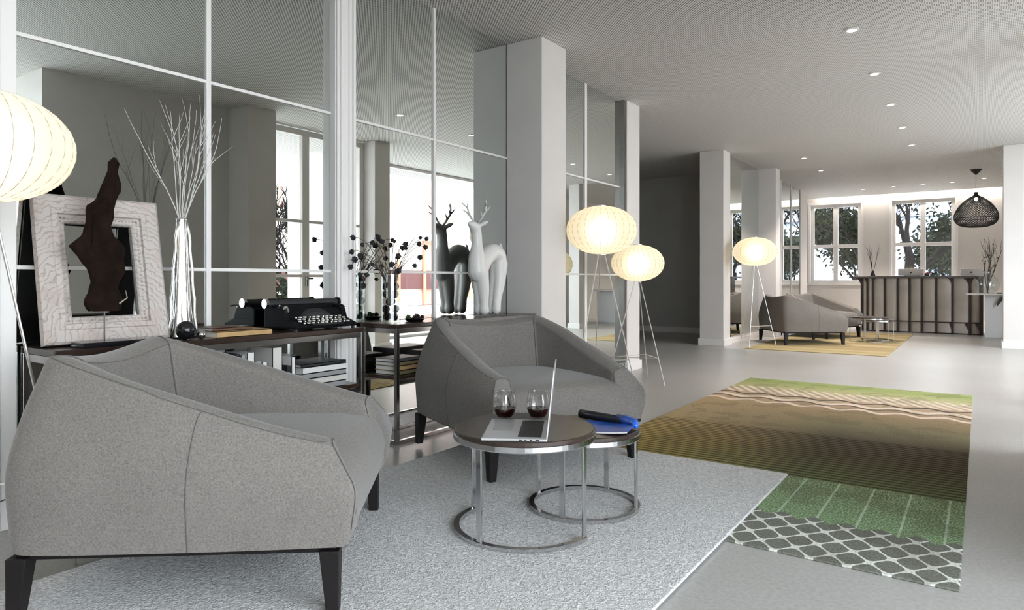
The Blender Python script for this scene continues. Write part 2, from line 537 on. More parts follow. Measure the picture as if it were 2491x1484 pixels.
# low blue-grey house beyond the trees
house = thing('house', 'blue-grey house beyond the trees at the far windows', 'house', (-3, 38, -.1))
HB = pm('blue_grey_render', (.30, .34, .42), .8, var=.1, vscale=2)
MB().box(-9, 9, 0, 6, 0, 4.2).build('wall', HB, house)
MB().prism([(-.6, 0), (6.6, 0), (3, 2.2)], lambda u, v: (-9.4, u, 4.2 + v), lambda u, v: (9.4, u, 4.2 + v)).build('roof', pm('slate', (.16, .17, .21), .8), house)
for i in range(6):
    x = -7.5 + i * 3
    wf = MB().box(x - .6, x + .6, -.06, 0, 1.2, 3.0).build('window', TRIMW, house)
    MB().box(x - .5, x + .5, -.08, -.06, 1.3, 2.9).build('pane', pm('dark_house_glass', (.10, .13, .18), .1), wf)
# pink and white town house across the street, seen in the mirror
bld = thing('town_house', 'white town house with pink pilasters across the street, seen in the mirror', 'building', (14.5, 22, -.1))
CREAM = pm('cream_render', (.80, .74, .68), .8, var=.06, vscale=1.5)
PINK = pm('salmon_render', (.62, .27, .20), .8, var=.1, vscale=2)
DRED = pm('dark_red_timber', (.10, .030, .030), .7)
MB().box(0, 6, -11, 11, 0, 11).build('wall', CREAM, bld)
for y in (-7.6, -3.2, -1.4, 2.2, 6.4):
    MB().box(-.12, 0, y - .35, y + .35, 0, 11).build('pilaster', PINK, bld)
for fl in range(3):
    for y in (-9.4, -5.4, .4, 4.3, 8.6):
        wf = MB().box(-.06, 0, y - .65, y + .65, 3.9 + fl * 2.6, 5.7 + fl * 2.6).build('window', PINK, bld)
        MB().box(-.09, -.06, y - .5, y + .5, 4.05 + fl * 2.6, 5.55 + fl * 2.6).build('pane', pm('pale_house_glass', (.45, .42, .42), .1), wf)
MB().box(-.6, 0, -11, 11, 3.0, 3.3).build('cornice', CREAM, bld)
MB().box(-.25, -.02, -10.6, 10.6, .75, 1.6).build('shopfront', DRED, bld)
for i in range(13):
    y = -10.2 + i * 1.7
    MB().box(-.34, -.25, y - .07, y + .07, .2, 2.4).build('shopfront_post', pm('orange_timber', (.55, .26, .14), .7), bld)
hedge = MB()
rnd = random.Random(5)
for i in range(5200):
    c = Vector((rnd.uniform(4.0, 4.8), rnd.uniform(8.0, 10.9), abs(rnd.gauss(0, .42))))
    a = Vector((rnd.uniform(-1, 1), rnd.uniform(-1, 1), rnd.uniform(-1, 1))).normalized() * .07
    b = a.orthogonal().normalized() * .05
    hedge.add([c - a, c + b, c + a, c - b], [(0, 1, 2, 3)])
tag(hedge.build('hedge', LEAF), 'low dark hedge outside the tall casement', 'hedge', kind='stuff')

# ------------------------------------------------------------------ rugs
def white_rug_mat():
    m, nt, b = new_mat('white_loop_pile')
    tc = nd(nt, 'ShaderNodeTexCoord')
    n = nd(nt, 'ShaderNodeTexNoise'); n.inputs['Scale'].default_value = 75; n.inputs['Detail'].default_value = 3; n.inputs['Distortion'].default_value = 1.2
    nt.links.new(tc.outputs['Object'], n.inputs['Vector'])
    f = mth(nt, 'MULTIPLY_ADD', n.outputs[0], 2.8, -.9, clamp=True)
    nt.links.new(mixc(nt, f, (.46, .46, .46), (.82, .82, .81)), b.inputs['Base Color'])
    b.inputs['Roughness'].default_value = .95; b.inputs['Specular IOR Level'].default_value = .1
    bp = nd(nt, 'ShaderNodeBump'); bp.inputs['Strength'].default_value = .8; bp.inputs['Distance'].default_value = .012
    nt.links.new(n.outputs[0], bp.inputs['Height']); nt.links.new(bp.outputs[0], b.inputs['Normal'])
    return m


def ramp(nt, fac, stops, interp='LINEAR'):
    r = nd(nt, 'ShaderNodeValToRGB'); r.color_ramp.interpolation = interp
    e = r.color_ramp.elements
    while len(e) > 1: e.remove(e[-1])
    e[0].position = stops[0][0]; e[0].color = (*stops[0][1], 1)
    for p_, c_ in stops[1:]:
        q = e.new(p_); q.color = (*c_, 1)
    nt.links.new(fac, r.inputs[0])
    return r.outputs[0]


RX0, RX1, RY0, RY1 = -2.108, -.061, 2.852, 7.708


def green_rug_mat():
    m, nt, b = new_mat('patterned_green_rug')
    tc = nd(nt, 'ShaderNodeTexCoord')
    sp = nd(nt, 'ShaderNodeSeparateXYZ'); nt.links.new(tc.outputs['Object'], sp.inputs[0])
    X, Y = sp.outputs[0], sp.outputs[1]              # metres from the rug's near left corner
    L = RY1 - RY0

    def pos(y): return (y - RY0) / L
    v = mth(nt, 'DIVIDE', Y, L)
    fine = nd(nt, 'ShaderNodeTexNoise'); fine.inputs['Scale'].default_value = 110; fine.inputs['Detail'].default_value = 3
    nt.links.new(tc.outputs['Object'], fine.inputs['Vector'])
    wide = nd(nt, 'ShaderNodeTexNoise'); wide.inputs['Scale'].default_value = 4; nt.links.new(tc.outputs['Object'], wide.inputs['Vector'])
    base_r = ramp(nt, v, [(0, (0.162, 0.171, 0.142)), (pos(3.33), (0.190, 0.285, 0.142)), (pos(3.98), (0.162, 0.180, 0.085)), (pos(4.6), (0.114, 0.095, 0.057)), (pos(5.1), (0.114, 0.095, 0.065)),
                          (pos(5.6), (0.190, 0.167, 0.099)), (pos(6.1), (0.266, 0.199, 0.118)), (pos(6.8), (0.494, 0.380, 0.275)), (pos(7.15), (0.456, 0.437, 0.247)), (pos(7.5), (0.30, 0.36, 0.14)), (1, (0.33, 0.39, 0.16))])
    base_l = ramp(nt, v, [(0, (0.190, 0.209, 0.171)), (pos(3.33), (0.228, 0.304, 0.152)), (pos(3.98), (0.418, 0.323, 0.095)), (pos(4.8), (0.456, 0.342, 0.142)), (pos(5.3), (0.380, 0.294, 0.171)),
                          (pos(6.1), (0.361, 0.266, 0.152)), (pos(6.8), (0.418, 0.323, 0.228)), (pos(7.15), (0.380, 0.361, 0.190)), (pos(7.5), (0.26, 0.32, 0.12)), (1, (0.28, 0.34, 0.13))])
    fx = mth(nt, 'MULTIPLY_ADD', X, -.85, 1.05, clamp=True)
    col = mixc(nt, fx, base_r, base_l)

    def band(y0, y1, soft=.004):
        a = mth(nt, 'GREATER_THAN', v, pos(y0)); c = mth(nt, 'LESS_THAN', v, pos(y1))
        return mth(nt, 'MULTIPLY', a, c)
    # fine stripes
    st = mth(nt, 'SINE', mth(nt, 'MULTIPLY', Y, 2 * PI / .052))
    st = mth(nt, 'MULTIPLY', mth(nt, 'GREATER_THAN', st, .15), band(3.98, 5.15))
    dk = mixc(nt, 1.0, col, col); n_dark = nd(nt, 'ShaderNodeMix', data_type='RGBA', blend_type='MULTIPLY'); n_dark.inputs[0].default_value = 1
    nt.links.new(col, n_dark.inputs[6]); n_dark.inputs[7].default_value = (.38, .36, .36, 1)
    col = mixc(nt, st, col, n_dark.outputs[2])
    # beaded green field with thin pale lines
    bd = mth(nt, 'GREATER_THAN', fine.outputs[0], .52)
    col = mixc(nt, mth(nt, 'MULTIPLY', bd, band(3.28, 3.98)), col, (.30, .42, .25))
    ln = mth(nt, 'LESS_THAN', mth(nt, 'FRACT', mth(nt, 'DIVIDE', X, .165)), .06)
    col = mixc(nt, mth(nt, 'MULTIPLY', ln, band(3.28, 3.98)), col, (.45, .56, .40))
    # trellis of pale lines on grey-green
    a_ = mth(nt, 'COSINE', mth(nt, 'MULTIPLY', X, 2 * PI / .135)); b_ = mth(nt, 'COSINE', mth(nt, 'MULTIPLY', Y, 2 * PI / .165))
    tr = mth(nt, 'LESS_THAN', mth(nt, 'ABSOLUTE', mth(nt, 'ADD', a_, b_)), .27)
    wob = mth(nt, 'MULTIPLY_ADD', mth(nt, 'COSINE', mth(nt, 'MULTIPLY', X, 2 * PI / .135)), .006, pos(3.32))
    inb = mth(nt, 'LESS_THAN', v, wob)
    col = mixc(nt, inb, col, (.19, .195, .165))
    col = mixc(nt, mth(nt, 'MULTIPLY', inb, tr), col, (.75, .76, .70))
    # zigzag lines and scallops near the far end
    for y, amp, per, w, c_ in ((6.28, .05, .30, .035, (.70, .56, .46)), (6.50, .05, .36, .05, (.70, .58, .48)), (6.66, .045, .33, .022, (.07, .055, .045)), (6.42, .05, .36, .02, (.12, .09, .06))):
        z = mth(nt, 'MULTIPLY_ADD', mth(nt, 'SINE', mth(nt, 'MULTIPLY', X, 2 * PI / per)), amp, y - RY0)
        k = mth(nt, 'LESS_THAN', mth(nt, 'ABSOLUTE', mth(nt, 'SUBTRACT', Y, z)), w)
        col = mixc(nt, k, col, c_)
    sc = mth(nt, 'GREATER_THAN', mth(nt, 'SINE', mth(nt, 'ADD', mth(nt, 'MULTIPLY', X, 2 * PI / .10), mth(nt, 'MULTIPLY', Y, 2 * PI / .16))), .1)
    col = mixc(nt, mth(nt, 'MULTIPLY', sc, band(6.74, 7.12)), col, (.66, .58, .48))
    col = mixc(nt, mth(nt, 'MULTIPLY', mth(nt, 'LESS_THAN', wide.outputs[0], .45), .25), col, (.10, .09, .06))
    g = mth(nt, 'MULTIPLY_ADD', fine.outputs[0], 2.2, -.6, clamp=True)
    nm = nd(nt, 'ShaderNodeMix', data_type='RGBA', blend_type='MULTIPLY'); nm.inputs[0].default_value = 1
    nt.links.new(col, nm.inputs[6]); nt.links.new(mixc(nt, g, (.60, .60, .60), (1.3, 1.3, 1.3)), nm.inputs[7])
    nt.links.new(nm.outputs[2], b.inputs['Base Color'])
    b.inputs['Roughness'].default_value = .95; b.inputs['Specular IOR Level'].default_value = .1
    bp = nd(nt, 'ShaderNodeBump'); bp.inputs['Strength'].default_value = .5; bp.inputs['Distance'].default_value = .006
    nt.links.new(fine.outputs[0], bp.inputs['Height']); nt.links.new(bp.outputs[0], b.inputs['Normal'])
    return m


def rug(name, label, x0, x1, y0, y1, z0, z1, mat):
    return tag(MB().box(0, x1 - x0, 0, y1 - y0, 0, z1 - z0).build(name, mat, bevel=.004, loc=(x0, y0, z0)), label, 'rug')


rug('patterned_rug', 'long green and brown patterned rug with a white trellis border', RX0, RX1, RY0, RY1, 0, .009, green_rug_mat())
rug('white_rug', 'white looped-pile rug under the near armchairs and round tables', -2.79, -.882, .45, 3.976, .0095, .022, white_rug_mat())


def gold_rug_mat():
    m, nt, b = new_mat('gold_striped_rug')
    tc = nd(nt, 'ShaderNodeTexCoord')
    sp = nd(nt, 'ShaderNodeSeparateXYZ'); nt.links.new(tc.outputs['Object'], sp.inputs[0])
    n = nd(nt, 'ShaderNodeTexNoise'); n.inputs['Scale'].default_value = 90; nt.links.new(tc.outputs['Object'], n.inputs['Vector'])
    n1 = nd(nt, 'ShaderNodeTexNoise'); n1.noise_dimensions = '1D'; n1.inputs['Scale'].default_value = 3.0; n1.inputs['Detail'].default_value = 4
    nt.links.new(sp.outputs[1], n1.inputs['W'])
    f = mth(nt, 'MULTIPLY_ADD', n1.outputs[0], 3, -1, clamp=True)
    c = mixc(nt, f, (.24, .17, .075), (.50, .42, .22))
    c = mixc(nt, mth(nt, 'MULTIPLY', n.outputs[0], .35), c, (.16, .12, .06))
    nt.links.new(c, b.inputs['Base Color']); b.inputs['Roughness'].default_value = .95
    return m


rug('gold_rug', 'straw-gold striped rug under the far pair of armchairs', -3.08, -1.10, 10.95, 15.65, 0, .010, gold_rug_mat())


# ------------------------------------------------------------------ armchairs
def chaikin(pts, it=2):
    for _ in range(it):
        q = [pts[0]]
        for a, b in zip(pts[:-1], pts[1:]):
            q += [a * .75 + b * .25, a * .25 + b * .75]
        q.append(pts[-1]); pts = q
    return pts


def armchair():
    root = thing('armchair', '', 'armchair')
    V = lambda x, y, z: np.array((x, y, z), float)
    # stations front-left -> back centre: outer base, outer mid, outer top, inner top, inner base
    half = [
        (V(.500, .485, .215), V(.525, .500, .40), V(.440, .435, .540), V(.425, .340, .530), V(.500, .315, .217)),
        (V(.300, .495, .215), V(.305, .515, .41), V(.270, .455, .590), V(.265, .350, .575), V(.270, .315, .217)),
        (V(.050, .500, .215), V(.050, .522, .43), V(.035, .452, .670), V(.035, .350, .655), V(.040, .318, .217)),
        (V(-.180, .500, .215), V(-.180, .520, .45), V(-.185, .440, .745), V(-.175, .348, .730), V(-.150, .318, .217)),
        (V(-.370, .495, .215), V(-.375, .512, .46), V(-.355, .405, .800), V(-.310, .325, .785), V(-.255, .315, .217)),
        (V(-.470, .468, .215), V(-.485, .478, .46), V(-.420, .370, .820), V(-.345, .310, .796), V(-.268, .305, .217)),
        (V(-.498, .380, .215), V(-.520, .385, .46), V(-.455, .310, .814), V(-.358, .275, .792), V(-.268, .260, .217)),
        (V(-.500, .180, .215), V(-.525, .180, .46), V(-.468, .160, .796), V(-.368, .148, .776), V(-.265, .140, .217)),
    ]
    cen = (V(-.500, 0, .215), V(-.525, 0, .46), V(-.470, 0, .788), V(-.370, 0, .768), V(-.263, 0, .217))
    mir = np.array((1, -1, 1))
    st = half + [cen] + [tuple(p * mir for p in s) for s in reversed(half)]
    K = 5
    ctrl = np.array(st)                                # stations x 5 x 3
    n = len(ctrl)
    dense, where = [], []
    for i in range(n - 1):
        p0, p1, p2, p3 = ctrl[max(i - 1, 0)], ctrl[i], ctrl[i + 1], ctrl[min(i + 2, n - 1)]
        for k in range(K):
            t = k / K
            dense.append(.5 * ((2 * p1) + (-p0 + p2) * t + (2 * p0 - 5 * p1 + 4 * p2 - p3) * t * t + (-p0 + 3 * p1 - 3 * p2 + p3) * t ** 3))
    dense.append(ctrl[-1])

    def section(s):
        ob, om, ot, it, ib = s
        e = .035
        ota = ot + (om - ot) * (e / np.linalg.norm(om - ot)); im = it * .5 + ib * .5
        itb = it + (im - it) * (e / np.linalg.norm(im - it))
        crown = np.array((0, 0, .012))
        return chaikin([ob, ob * .6 + om * .4, om, om * .55 + ot * .45 + (om - ib) * np.array((.04, .04, 0)), ota, ot, ot * .65 + it * .35 + crown, ot * .35 + it * .65 + crown, it, itb, im, ib], 2)

    secs = [section(s) for s in dense]
    m = len(secs[0])
    # rounded front ends
    def shrink(sec, f, dx):
        c = sum(sec) / len(sec)
        return [c + (p - c) * np.array((1, f, f)) + np.array((dx, 0, 0)) for p in sec]
    first = [shrink(secs[0], .86, .028), shrink(secs[0], .96, .018)]
    last = [shrink(secs[-1], .96, .018), shrink(secs[-1], .86, .028)]
    allsec = first + secs + last
    mb = MB()
    mb.add([p for s in allsec for p in s], [(i * m + k, (i + 1) * m + k, (i + 1) * m + k + 1, i * m + k + 1) for i in range(len(allsec) - 1) for k in range(m - 1)]
           + [tuple(range(m)), tuple(reversed([(len(allsec) - 1) * m + k for k in range(m)]))])
    mb.build('upholstered_shell', FABRIC, root, smooth=True)
    # seat block
    sx = np.linspace(-.34, .44, 12); sy = np.linspace(-.372, .372, 9)
    sb = MB(); prof = []
    for x in sx[:-1]: prof.append((x, .468 + .012 * math.sin(PI * min(1, max(0, (x + .34) / .845)))))
    prof += [(.455, .462), (.490, .440), (.512, .40), (.527, .345), (.524, .27), (.508, .216)]
    vs_, fs_ = [], []
    for (x, z) in prof:
        for y in sy:
            vs_.append((x, y, z + (.014 * (1 - (y / .372) ** 2) if z > .40 else 0)))
    w = len(sy)
    for i in range(len(prof) - 1):
        for k in range(w - 1): fs_.append((i * w + k, (i + 1) * w + k, (i + 1) * w + k + 1, i * w + k + 1))
    sb.add(vs_, fs_).build('seat', FABRIC, root, smooth=True)
    # seams lying on the shell
    sm = MB()
    iob = [int(np.argmin([np.linalg.norm(p - s[2]) for p in sec])) for s, sec in zip(dense, secs)]
    iin = [int(np.argmin([np.linalg.norm(p - s[3]) for p in sec])) for s, sec in zip(dense, secs)]
    def off(p, d=.0015): return (p[0], p[1], p[2] + d)
    for side in (1, -1):
        rows = range(0, 5 * K + 1) if side > 0 else range(len(secs) - 1, len(secs) - 2 - 5 * K, -1)
        sm.tube([off(secs[i][iob[i]]) for i in rows], .0016, 5)
        j = int(2.15 * K) if side > 0 else len(secs) - 1 - int(2.15 * K)
        def bowed(k):
            f = j - side * 1.6 * max(0, k / iob[j] - .35) ** 1.5
            i = int(math.floor(f)); f -= i
            return secs[i][k] * (1 - f) + secs[i + 1][k] * f + np.array((0, side * .0012, 0))
        sm.tube([bowed(k) for k in range(0, iob[j] + 1)], .0018, 5)
        j2 = 0 if side > 0 else len(secs) - 1
        sm.tube([off(first[1][k] + np.array((.004, 0, 0)) if side > 0 else last[0][k] + np.array((.004, 0, 0))) for k in range(4, m - 6)], .0014, 5)
        jc = 5 * K if side > 0 else len(secs) - 1 - 5 * K
        sm.tube([secs[jc][k] + np.array((.002, -side * .002, .001)) for k in range(iob[jc], m - 2)], .0026, 5)
    sm.tube([off(secs[i][iin[i]], .002) for i in range(5 * K, len(secs) - 5 * K)], .0012, 5)
    sm.build('seam', SEAM, root)
    # dark wooden frame and four tapered legs
    MB().box(-.465, .475, -.460, .460, .188, .216).build('base_frame', BLACKWOOD, root, bevel=.004)
    for x in (-.452, .460):
        for y in (-.452, .452):
            a, b_ = .030, .019
            fx, fy = x + math.copysign(.010, x), y + math.copysign(.010, y)
            MB().add([(x - a, y - a, .20), (x + a, y - a, .20), (x + a, y + a, .20), (x - a, y + a, .20), (fx - b_, fy - b_, 0), (fx + b_, fy - b_, 0), (fx + b_, fy + b_, 0), (fx - b_, fy + b_, 0)],
                     [(0, 1, 2, 3), (7, 6, 5, 4), (0, 4, 5, 1), (1, 5, 6, 2), (2, 6, 7, 3), (3, 7, 4, 0)]).build('leg', BLACKWOOD, root, bevel=.003)
    return root


A1, A2 = math.radians(38.4), math.radians(-24.9)
chair = armchair()
spots = [((-2.428, 1.562, .022), A1, 'grey armchair nearest the camera, seen from its side'),
         ((-2.395, 3.570, .022), A2, 'grey armchair facing the round tables, in front of the deer figure'),
         ((-2.585, 12.55, .010), A1, 'grey armchair of the far pair, its side towards the camera'),
         ((-2.56, 14.10, .010), A2, 'brownish armchair of the far pair, facing the far round table')]
for i, (loc, a, lab) in enumerate(spots):
    o = chair if i == 0 else copy_tree(chair)
    o.location = loc; o.rotation_euler = (0, 0, a); o.scale = (1.06, 1.055, 1)
    tag(o, lab, 'armchair', 'matching grey armchairs')

# ------------------------------------------------------------------ round tables
TOPW = pm('walnut_table_top', (.045, .030, .023), .28, var=.3, vscale=9, stretch=(1, .2, 1))


def round_table(label, loc, r, h, legs, arc=None):
    root = thing('round_table', label, 'table', loc, group='round tables with chrome ring bases')
    MB().lathe([(0, h - .022), (r - .008, h - .022), (r - .004, h - .018), (r - .004, h - .003), (r - .010, h), (0, h)], 64).build('table_top', TOPW, root)
    MB().lathe([(r - .018, h - .044), (r, h - .044), (r + .002, h - .040), (r + .002, h - .020), (r - .003, h - .018), (r - .018, h - .024), (r - .018, h - .044)], 64).build('rim', CHROME, root, smooth=False)
    if arc:
        vs_, fs_ = [], []
        for k in range(41):
            t = arc[0] + (arc[1] - arc[0]) * k / 40
            vs_ += [(q * math.cos(t), q * math.sin(t), z_) for q, z_ in ((r - .024, .001), (r, .001), (r, .017), (r - .024, .017))]
        for k in range(40):
            fs_ += [(4 * k + j, 4 * k + (j + 1) % 4, 4 * k + 4 + (j + 1) % 4, 4 * k + 4 + j) for j in range(4)]
        fs_ += [(0, 3, 2, 1), (160, 161, 162, 163)]
        MB().add(vs_, fs_).build('base_ring', CHROME, root)
    else:
        MB().lathe([(r - .024, .001), (r, .001), (r, .017), (r - .024, .017), (r - .024, .001)], 64).build('base_ring', CHROME, root)
    for a in legs:
        q = MB().box(-.010, .0, -.013, .013, .015, h - .04)
        q.xf(Matrix.Rotation(a, 4, 'Z') @ Matrix.Translation((r - .004, 0, 0))).build('leg', CHROME, root, bevel=.002)
    return root


t1 = round_table('larger dark round table with chrome ring base, carrying the laptop', (-1.645, 2.481, .022), .310, .435, [math.radians(266), math.radians(176), math.radians(358)], (math.radians(174), math.radians(360)))
t2 = round_table('smaller dark round table nested under the larger one, with a blue magazine', (-1.560, 2.868, .022), .264, .378, [math.atan2(-.005, -.268), math.atan2(-.28, .03), math.atan2(.25, -.01), math.atan2(.03, .25)])
t3 = copy_tree(t1); t3.location = (-1.62, 13.35, .010)
tag(t3, 'far dark round table with chrome ring base on the gold rug', 'table', 'round tables with chrome ring bases')
t4 = copy_tree(t2); t4.location = (-1.53, 13.73, .010)
tag(t4, 'small round table nested with the far larger one on the gold rug', 'table', 'round tables with chrome ring bases')

# laptop
ALU = pm('brushed_aluminium', (.62, .62, .63), .35, .55)
KEYM = pm('black_laptop_key', (.010, .010, .012), .5)
Lr = thing('laptop', 'open silver laptop on the larger round table, screen seen edge-on', 'laptop', (-1.617, 2.385, .4575), math.atan2(.495, .869))
LW, LD = .385, .265                                    # local x: towards the hinge, y: along the width
MB().box(-LD / 2, LD / 2, -LW / 2, LW / 2, 0, .011).build('base', ALU, Lr, bevel=.004, seg=3)
MB().box(.012, .107, -.158, .158, .0105, .0115).build('keyboard_well', KEYM, Lr)
for r_ in range(6):
    for c_ in range(14):
        y0 = -.155 + c_ * .0222
        if r_ == 0 and 4 <= c_ <= 8:
            if c_ > 4: continue
            MB().box(.015, .027, y0, y0 + .0222 * 5 - .003, .0115, .0128).build('key', KEYM, Lr)
        else:
            MB().box(.015 + r_ * .0155, .015 + r_ * .0155 + .0125, y0, y0 + .0192, .0115, .0128).build('key', KEYM, Lr)
MB().box(-.105, -.020, -.058, .058, .0108, .0114).build('trackpad', pm('grey_trackpad', (.45, .45, .46), .4, .4), Lr, bevel=.001)
sc_ = MB().box(0, .006, -LW / 2, LW / 2, 0, .275)
sc_.xf(Matrix.Translation((LD / 2 - .006, 0, .010)) @ Matrix.Rotation(math.radians(6), 4, 'Y'))
lid = sc_.build('screen', ALU, Lr, bevel=.002)
dp = MB().box(-.001, .0, -LW / 2 + .012, LW / 2 - .012, .014, .262); dp.xf(Matrix.Translation((LD / 2 - .006, 0, .010)) @ Matrix.Rotation(math.radians(6), 4, 'Y'))
dp.build('display', BLACK, lid)
pt = MB()
for k, wdt in enumerate((.012, .008, .008, .014)): pt.box(.02 + k * .022, .02 + k * .022 + wdt, -LW / 2 - .0006, -LW / 2 + .002, .004, .008)
pt.build('port', BLACKM, Lr)

# wine glasses
WGLASS = glass_pane('clear_drinking_glass', (.97, .97, .97), .09)
WINE = pm('red_wine', (.035, .004, .006), .05)
for (x, y), lab in (((-1.818, 2.575), 'stemless glass of red wine, left of the pair behind the laptop'), ((-1.690, 2.660), 'stemless glass of red wine, right of the pair, beside the laptop screen')):
    g = thing('wine_glass', lab, 'glass', (x, y, .4572), group='glasses of red wine')
    prof = [(0, 0), (.030, 0), (.036, .004), (.047, .025), (.053, .045), (.0555, .065), (.054, .085), (.049, .108), (.042, .130), (.0408, .130), (.0475, .108), (.0525, .085), (.054, .065), (.0515, .046), (.0455, .027), (.034, .008), (0, .006)]
    MB().lathe(prof, 36).build('bowl', WGLASS, g, smooth=True)
    MB().lathe([(0, .0065), (.0335, .0085), (.045, .0275), (.0505, .045), (.0508, .047), (0, .047)], 36).build('wine', WINE, g, smooth=False)

# magazine rolled over on the smaller table
mg = thing('magazine', 'blue and black magazine folded open on the smaller round table', 'magazine', (-1.47, 2.93, .4012), math.radians(12))
BLUE = pm('blue_cover', (.02, .09, .42), .25, var=.5, vscale=9)
PAPER = pm('white_paper', (.75, .75, .73), .6)
sheet = []
for i in range(15):                                    # blue half: lies flat at the front, curls over at the right
    a = i / 14
    x = -.12 + .26 * a
    z = .006 + .030 * max(0, a - .35) ** 1.5
    sheet.append((x, z))
mbp = MB(); mbp.add([(x, y - .25 * (x + .12) * .3, z) for (x, z) in sheet for y in (-.17, .06)] + [(x, y - .25 * (x + .12) * .3, z - .005) for (x, z) in sheet for y in (-.17, .06)],
                    [(2 * i, 2 * i + 2, 2 * i + 3, 2 * i + 1) for i in range(14)] + [(30 + 2 * i, 30 + 2 * i + 1, 30 + 2 * i + 3, 30 + 2 * i + 2) for i in range(14)]
                    + [(2 * i, 30 + 2 * i, 30 + 2 * i + 2, 2 * i + 2) for i in range(14)] + [(0, 1, 31, 30), (28, 58, 59, 29)] + [(2 * i + 1, 2 * i + 3, 33 + 2 * i, 31 + 2 * i) for i in range(14)])
mbp.build('front_pages', BLUE, mg)
e = MB().tube([(x, -.17 - .25 * (x + .12) * .3 - .001, z - .004) for (x, z) in sheet], .0032, 6); e.build('page_edge', PAPER, mg)
roll = MB().tube([(-.17, .125, .022), (-.10, .10, .022), (-.02, .07, .022), (.06, .035, .024), (.11, .01, .026)], [.021, .022, .022, .020, .014], 14)
roll.build('rolled_pages', pm('black_print', (.010, .011, .016), .3), mg, smooth=True)
roll2 = MB().tube([(.04, .05, .028), (.09, .022, .029), (.135, -.01, .026), (.15, -.05, .018)], [.022, .022, .019, .012], 14)
roll2.build('curled_cover', BLUE, mg, smooth=True)


# ------------------------------------------------------------------ floor lamps
SHADE, nt_, b_ = new_mat('translucent_lamp_shade')
nt_.nodes.remove(b_)
tl = nd(nt_, 'ShaderNodeBsdfTranslucent'); tl.inputs[0].default_value = (.98, .93, .80, 1)
df = nd(nt_, 'ShaderNodeBsdfDiffuse'); df.inputs[0].default_value = (.88, .85, .76, 1)
mx = nd(nt_, 'ShaderNodeMixShader'); mx.inputs[0].default_value = .35
rf = nd(nt_, 'ShaderNodeBsdfRefraction'); rf.inputs['Color'].default_value = (.98, .92, .80, 1); rf.inputs['Roughness'].default_value = 1.0; rf.inputs['IOR'].default_value = 1.45
mx2 = nd(nt_, 'ShaderNodeMixShader'); mx2.inputs[0].default_value = .22
nt_.links.new(tl.outputs[0], mx.inputs[1]); nt_.links.new(df.outputs[0], mx.inputs[2])
nt_.links.new(mx.outputs[0], mx2.inputs[1]); nt_.links.new(rf.outputs[0], mx2.inputs[2]); nt_.links.new(mx2.outputs[0], nt_.nodes['Material Output'].inputs[0])
RIBM = pm('pale_shade_rib', (.55, .48, .36), .7)
WIRE = pm('brushed_wire', (.62, .60, .57), .3, 1)


def lamp(label, x, y, zc, D, Hh, feet, watts, ribs=28):
    root = thing('floor_lamp', label, 'floor lamp', (x, y, 0), group='glowing pleated globe lamps on wire tripods')
    a, b = D / 2, Hh / 2
    n = ribs * 6
    prof = []
    for i in range(25):
        t = -PI / 2 + PI * (i + .0) / 24
        c = math.copysign(abs(math.cos(t)) ** .90, math.cos(t))
        prof.append((max(a * c, .035), zc + b * math.sin(t)))
    sh = MB().lathe(prof, n, fn=lambda t, z: 1 - .020 * abs(math.sin(t * ribs / 2)) ** .6 if True else 1)
    sh.f = [f for f in sh.f if len(f) == 4]
    sh.build('shade', SHADE, root, smooth=True)
    rb = MB()
    for k in range(ribs):
        t = 2 * PI * k / ribs
        rb.tube([((r + .0005) * math.cos(t), (r + .0005) * math.sin(t), z) for r, z in prof[1:-1:2]], .0016, 4)
    tag(rb.build('rib_wires', RIBM, root), kind='stuff')
    for s in (-1, 1):
        MB().lathe([(.030, zc + s * b - .006), (.045, zc + s * b - .006), (.045, zc + s * b + .006), (.030, zc + s * b + .006), (.030, zc + s * b - .006)], 24).build('collar', WIRE, root)
    zt = zc - b - .006
    ft = []
    for (fx, fy) in feet:
        r = math.hypot(fx, fy); tx, ty = fx / r * .035, fy / r * .035
        p0, p1 = Vector((tx, ty, zt)), Vector((fx, fy, .004))
        MB().tube([p0, p1], .0050, 8).build('leg', WIRE, root)
        ft.append((p0, p1))
    for k in range(3):
        (p0, p1), (q0, q1) = ft[k], ft[(k + 1) % 3]
        f = .74
        MB().tube([p0.lerp(p1, f), q0.lerp(q1, f)], .0030, 6).build('brace', WIRE, root)
    st = MB().tube([(0, 0, zt), (0, 0, zc - .05)], .006, 8); st.build('stem', WIRE, root)
    MB().ball((0, 0, zc - .01), .042, 16, 10).build('bulb', emit('lamp_bulb', (1, .88, .68), watts), root, smooth=True)
    return root


def feet(r, *deg): return [(r * math.cos(math.radians(d)), r * math.sin(math.radians(d))) for d in deg]


LWATT = 30
lamp('larger and higher glowing globe lamp of the pair before the mirror', -2.965, 5.79, 1.566, .67, .457, feet(.35, 10, 130, 250), LWATT * 1.35)
lamp('smaller and lower glowing globe lamp of the pair before the mirror', -2.994, 6.682, 1.272, .558, .383, feet(.34, -12, 95, 222), LWATT)
lamp('glowing globe lamp at the far mirror beside the distant armchairs', -3.04, 11.39, 1.553, .69, .465, feet(.33, 20, 150, 270), LWATT * 1.35)
lamp('glowing globe lamp cut by the left edge of the picture', -2.835, .886, 1.560, .558, .383, feet(.31, 95, 215, 335), LWATT)


# ------------------------------------------------------------------ consoles along the mirror
CT = .80                                               # console top
FXc, BXc = -3.185, -3.530                              # front and back planes


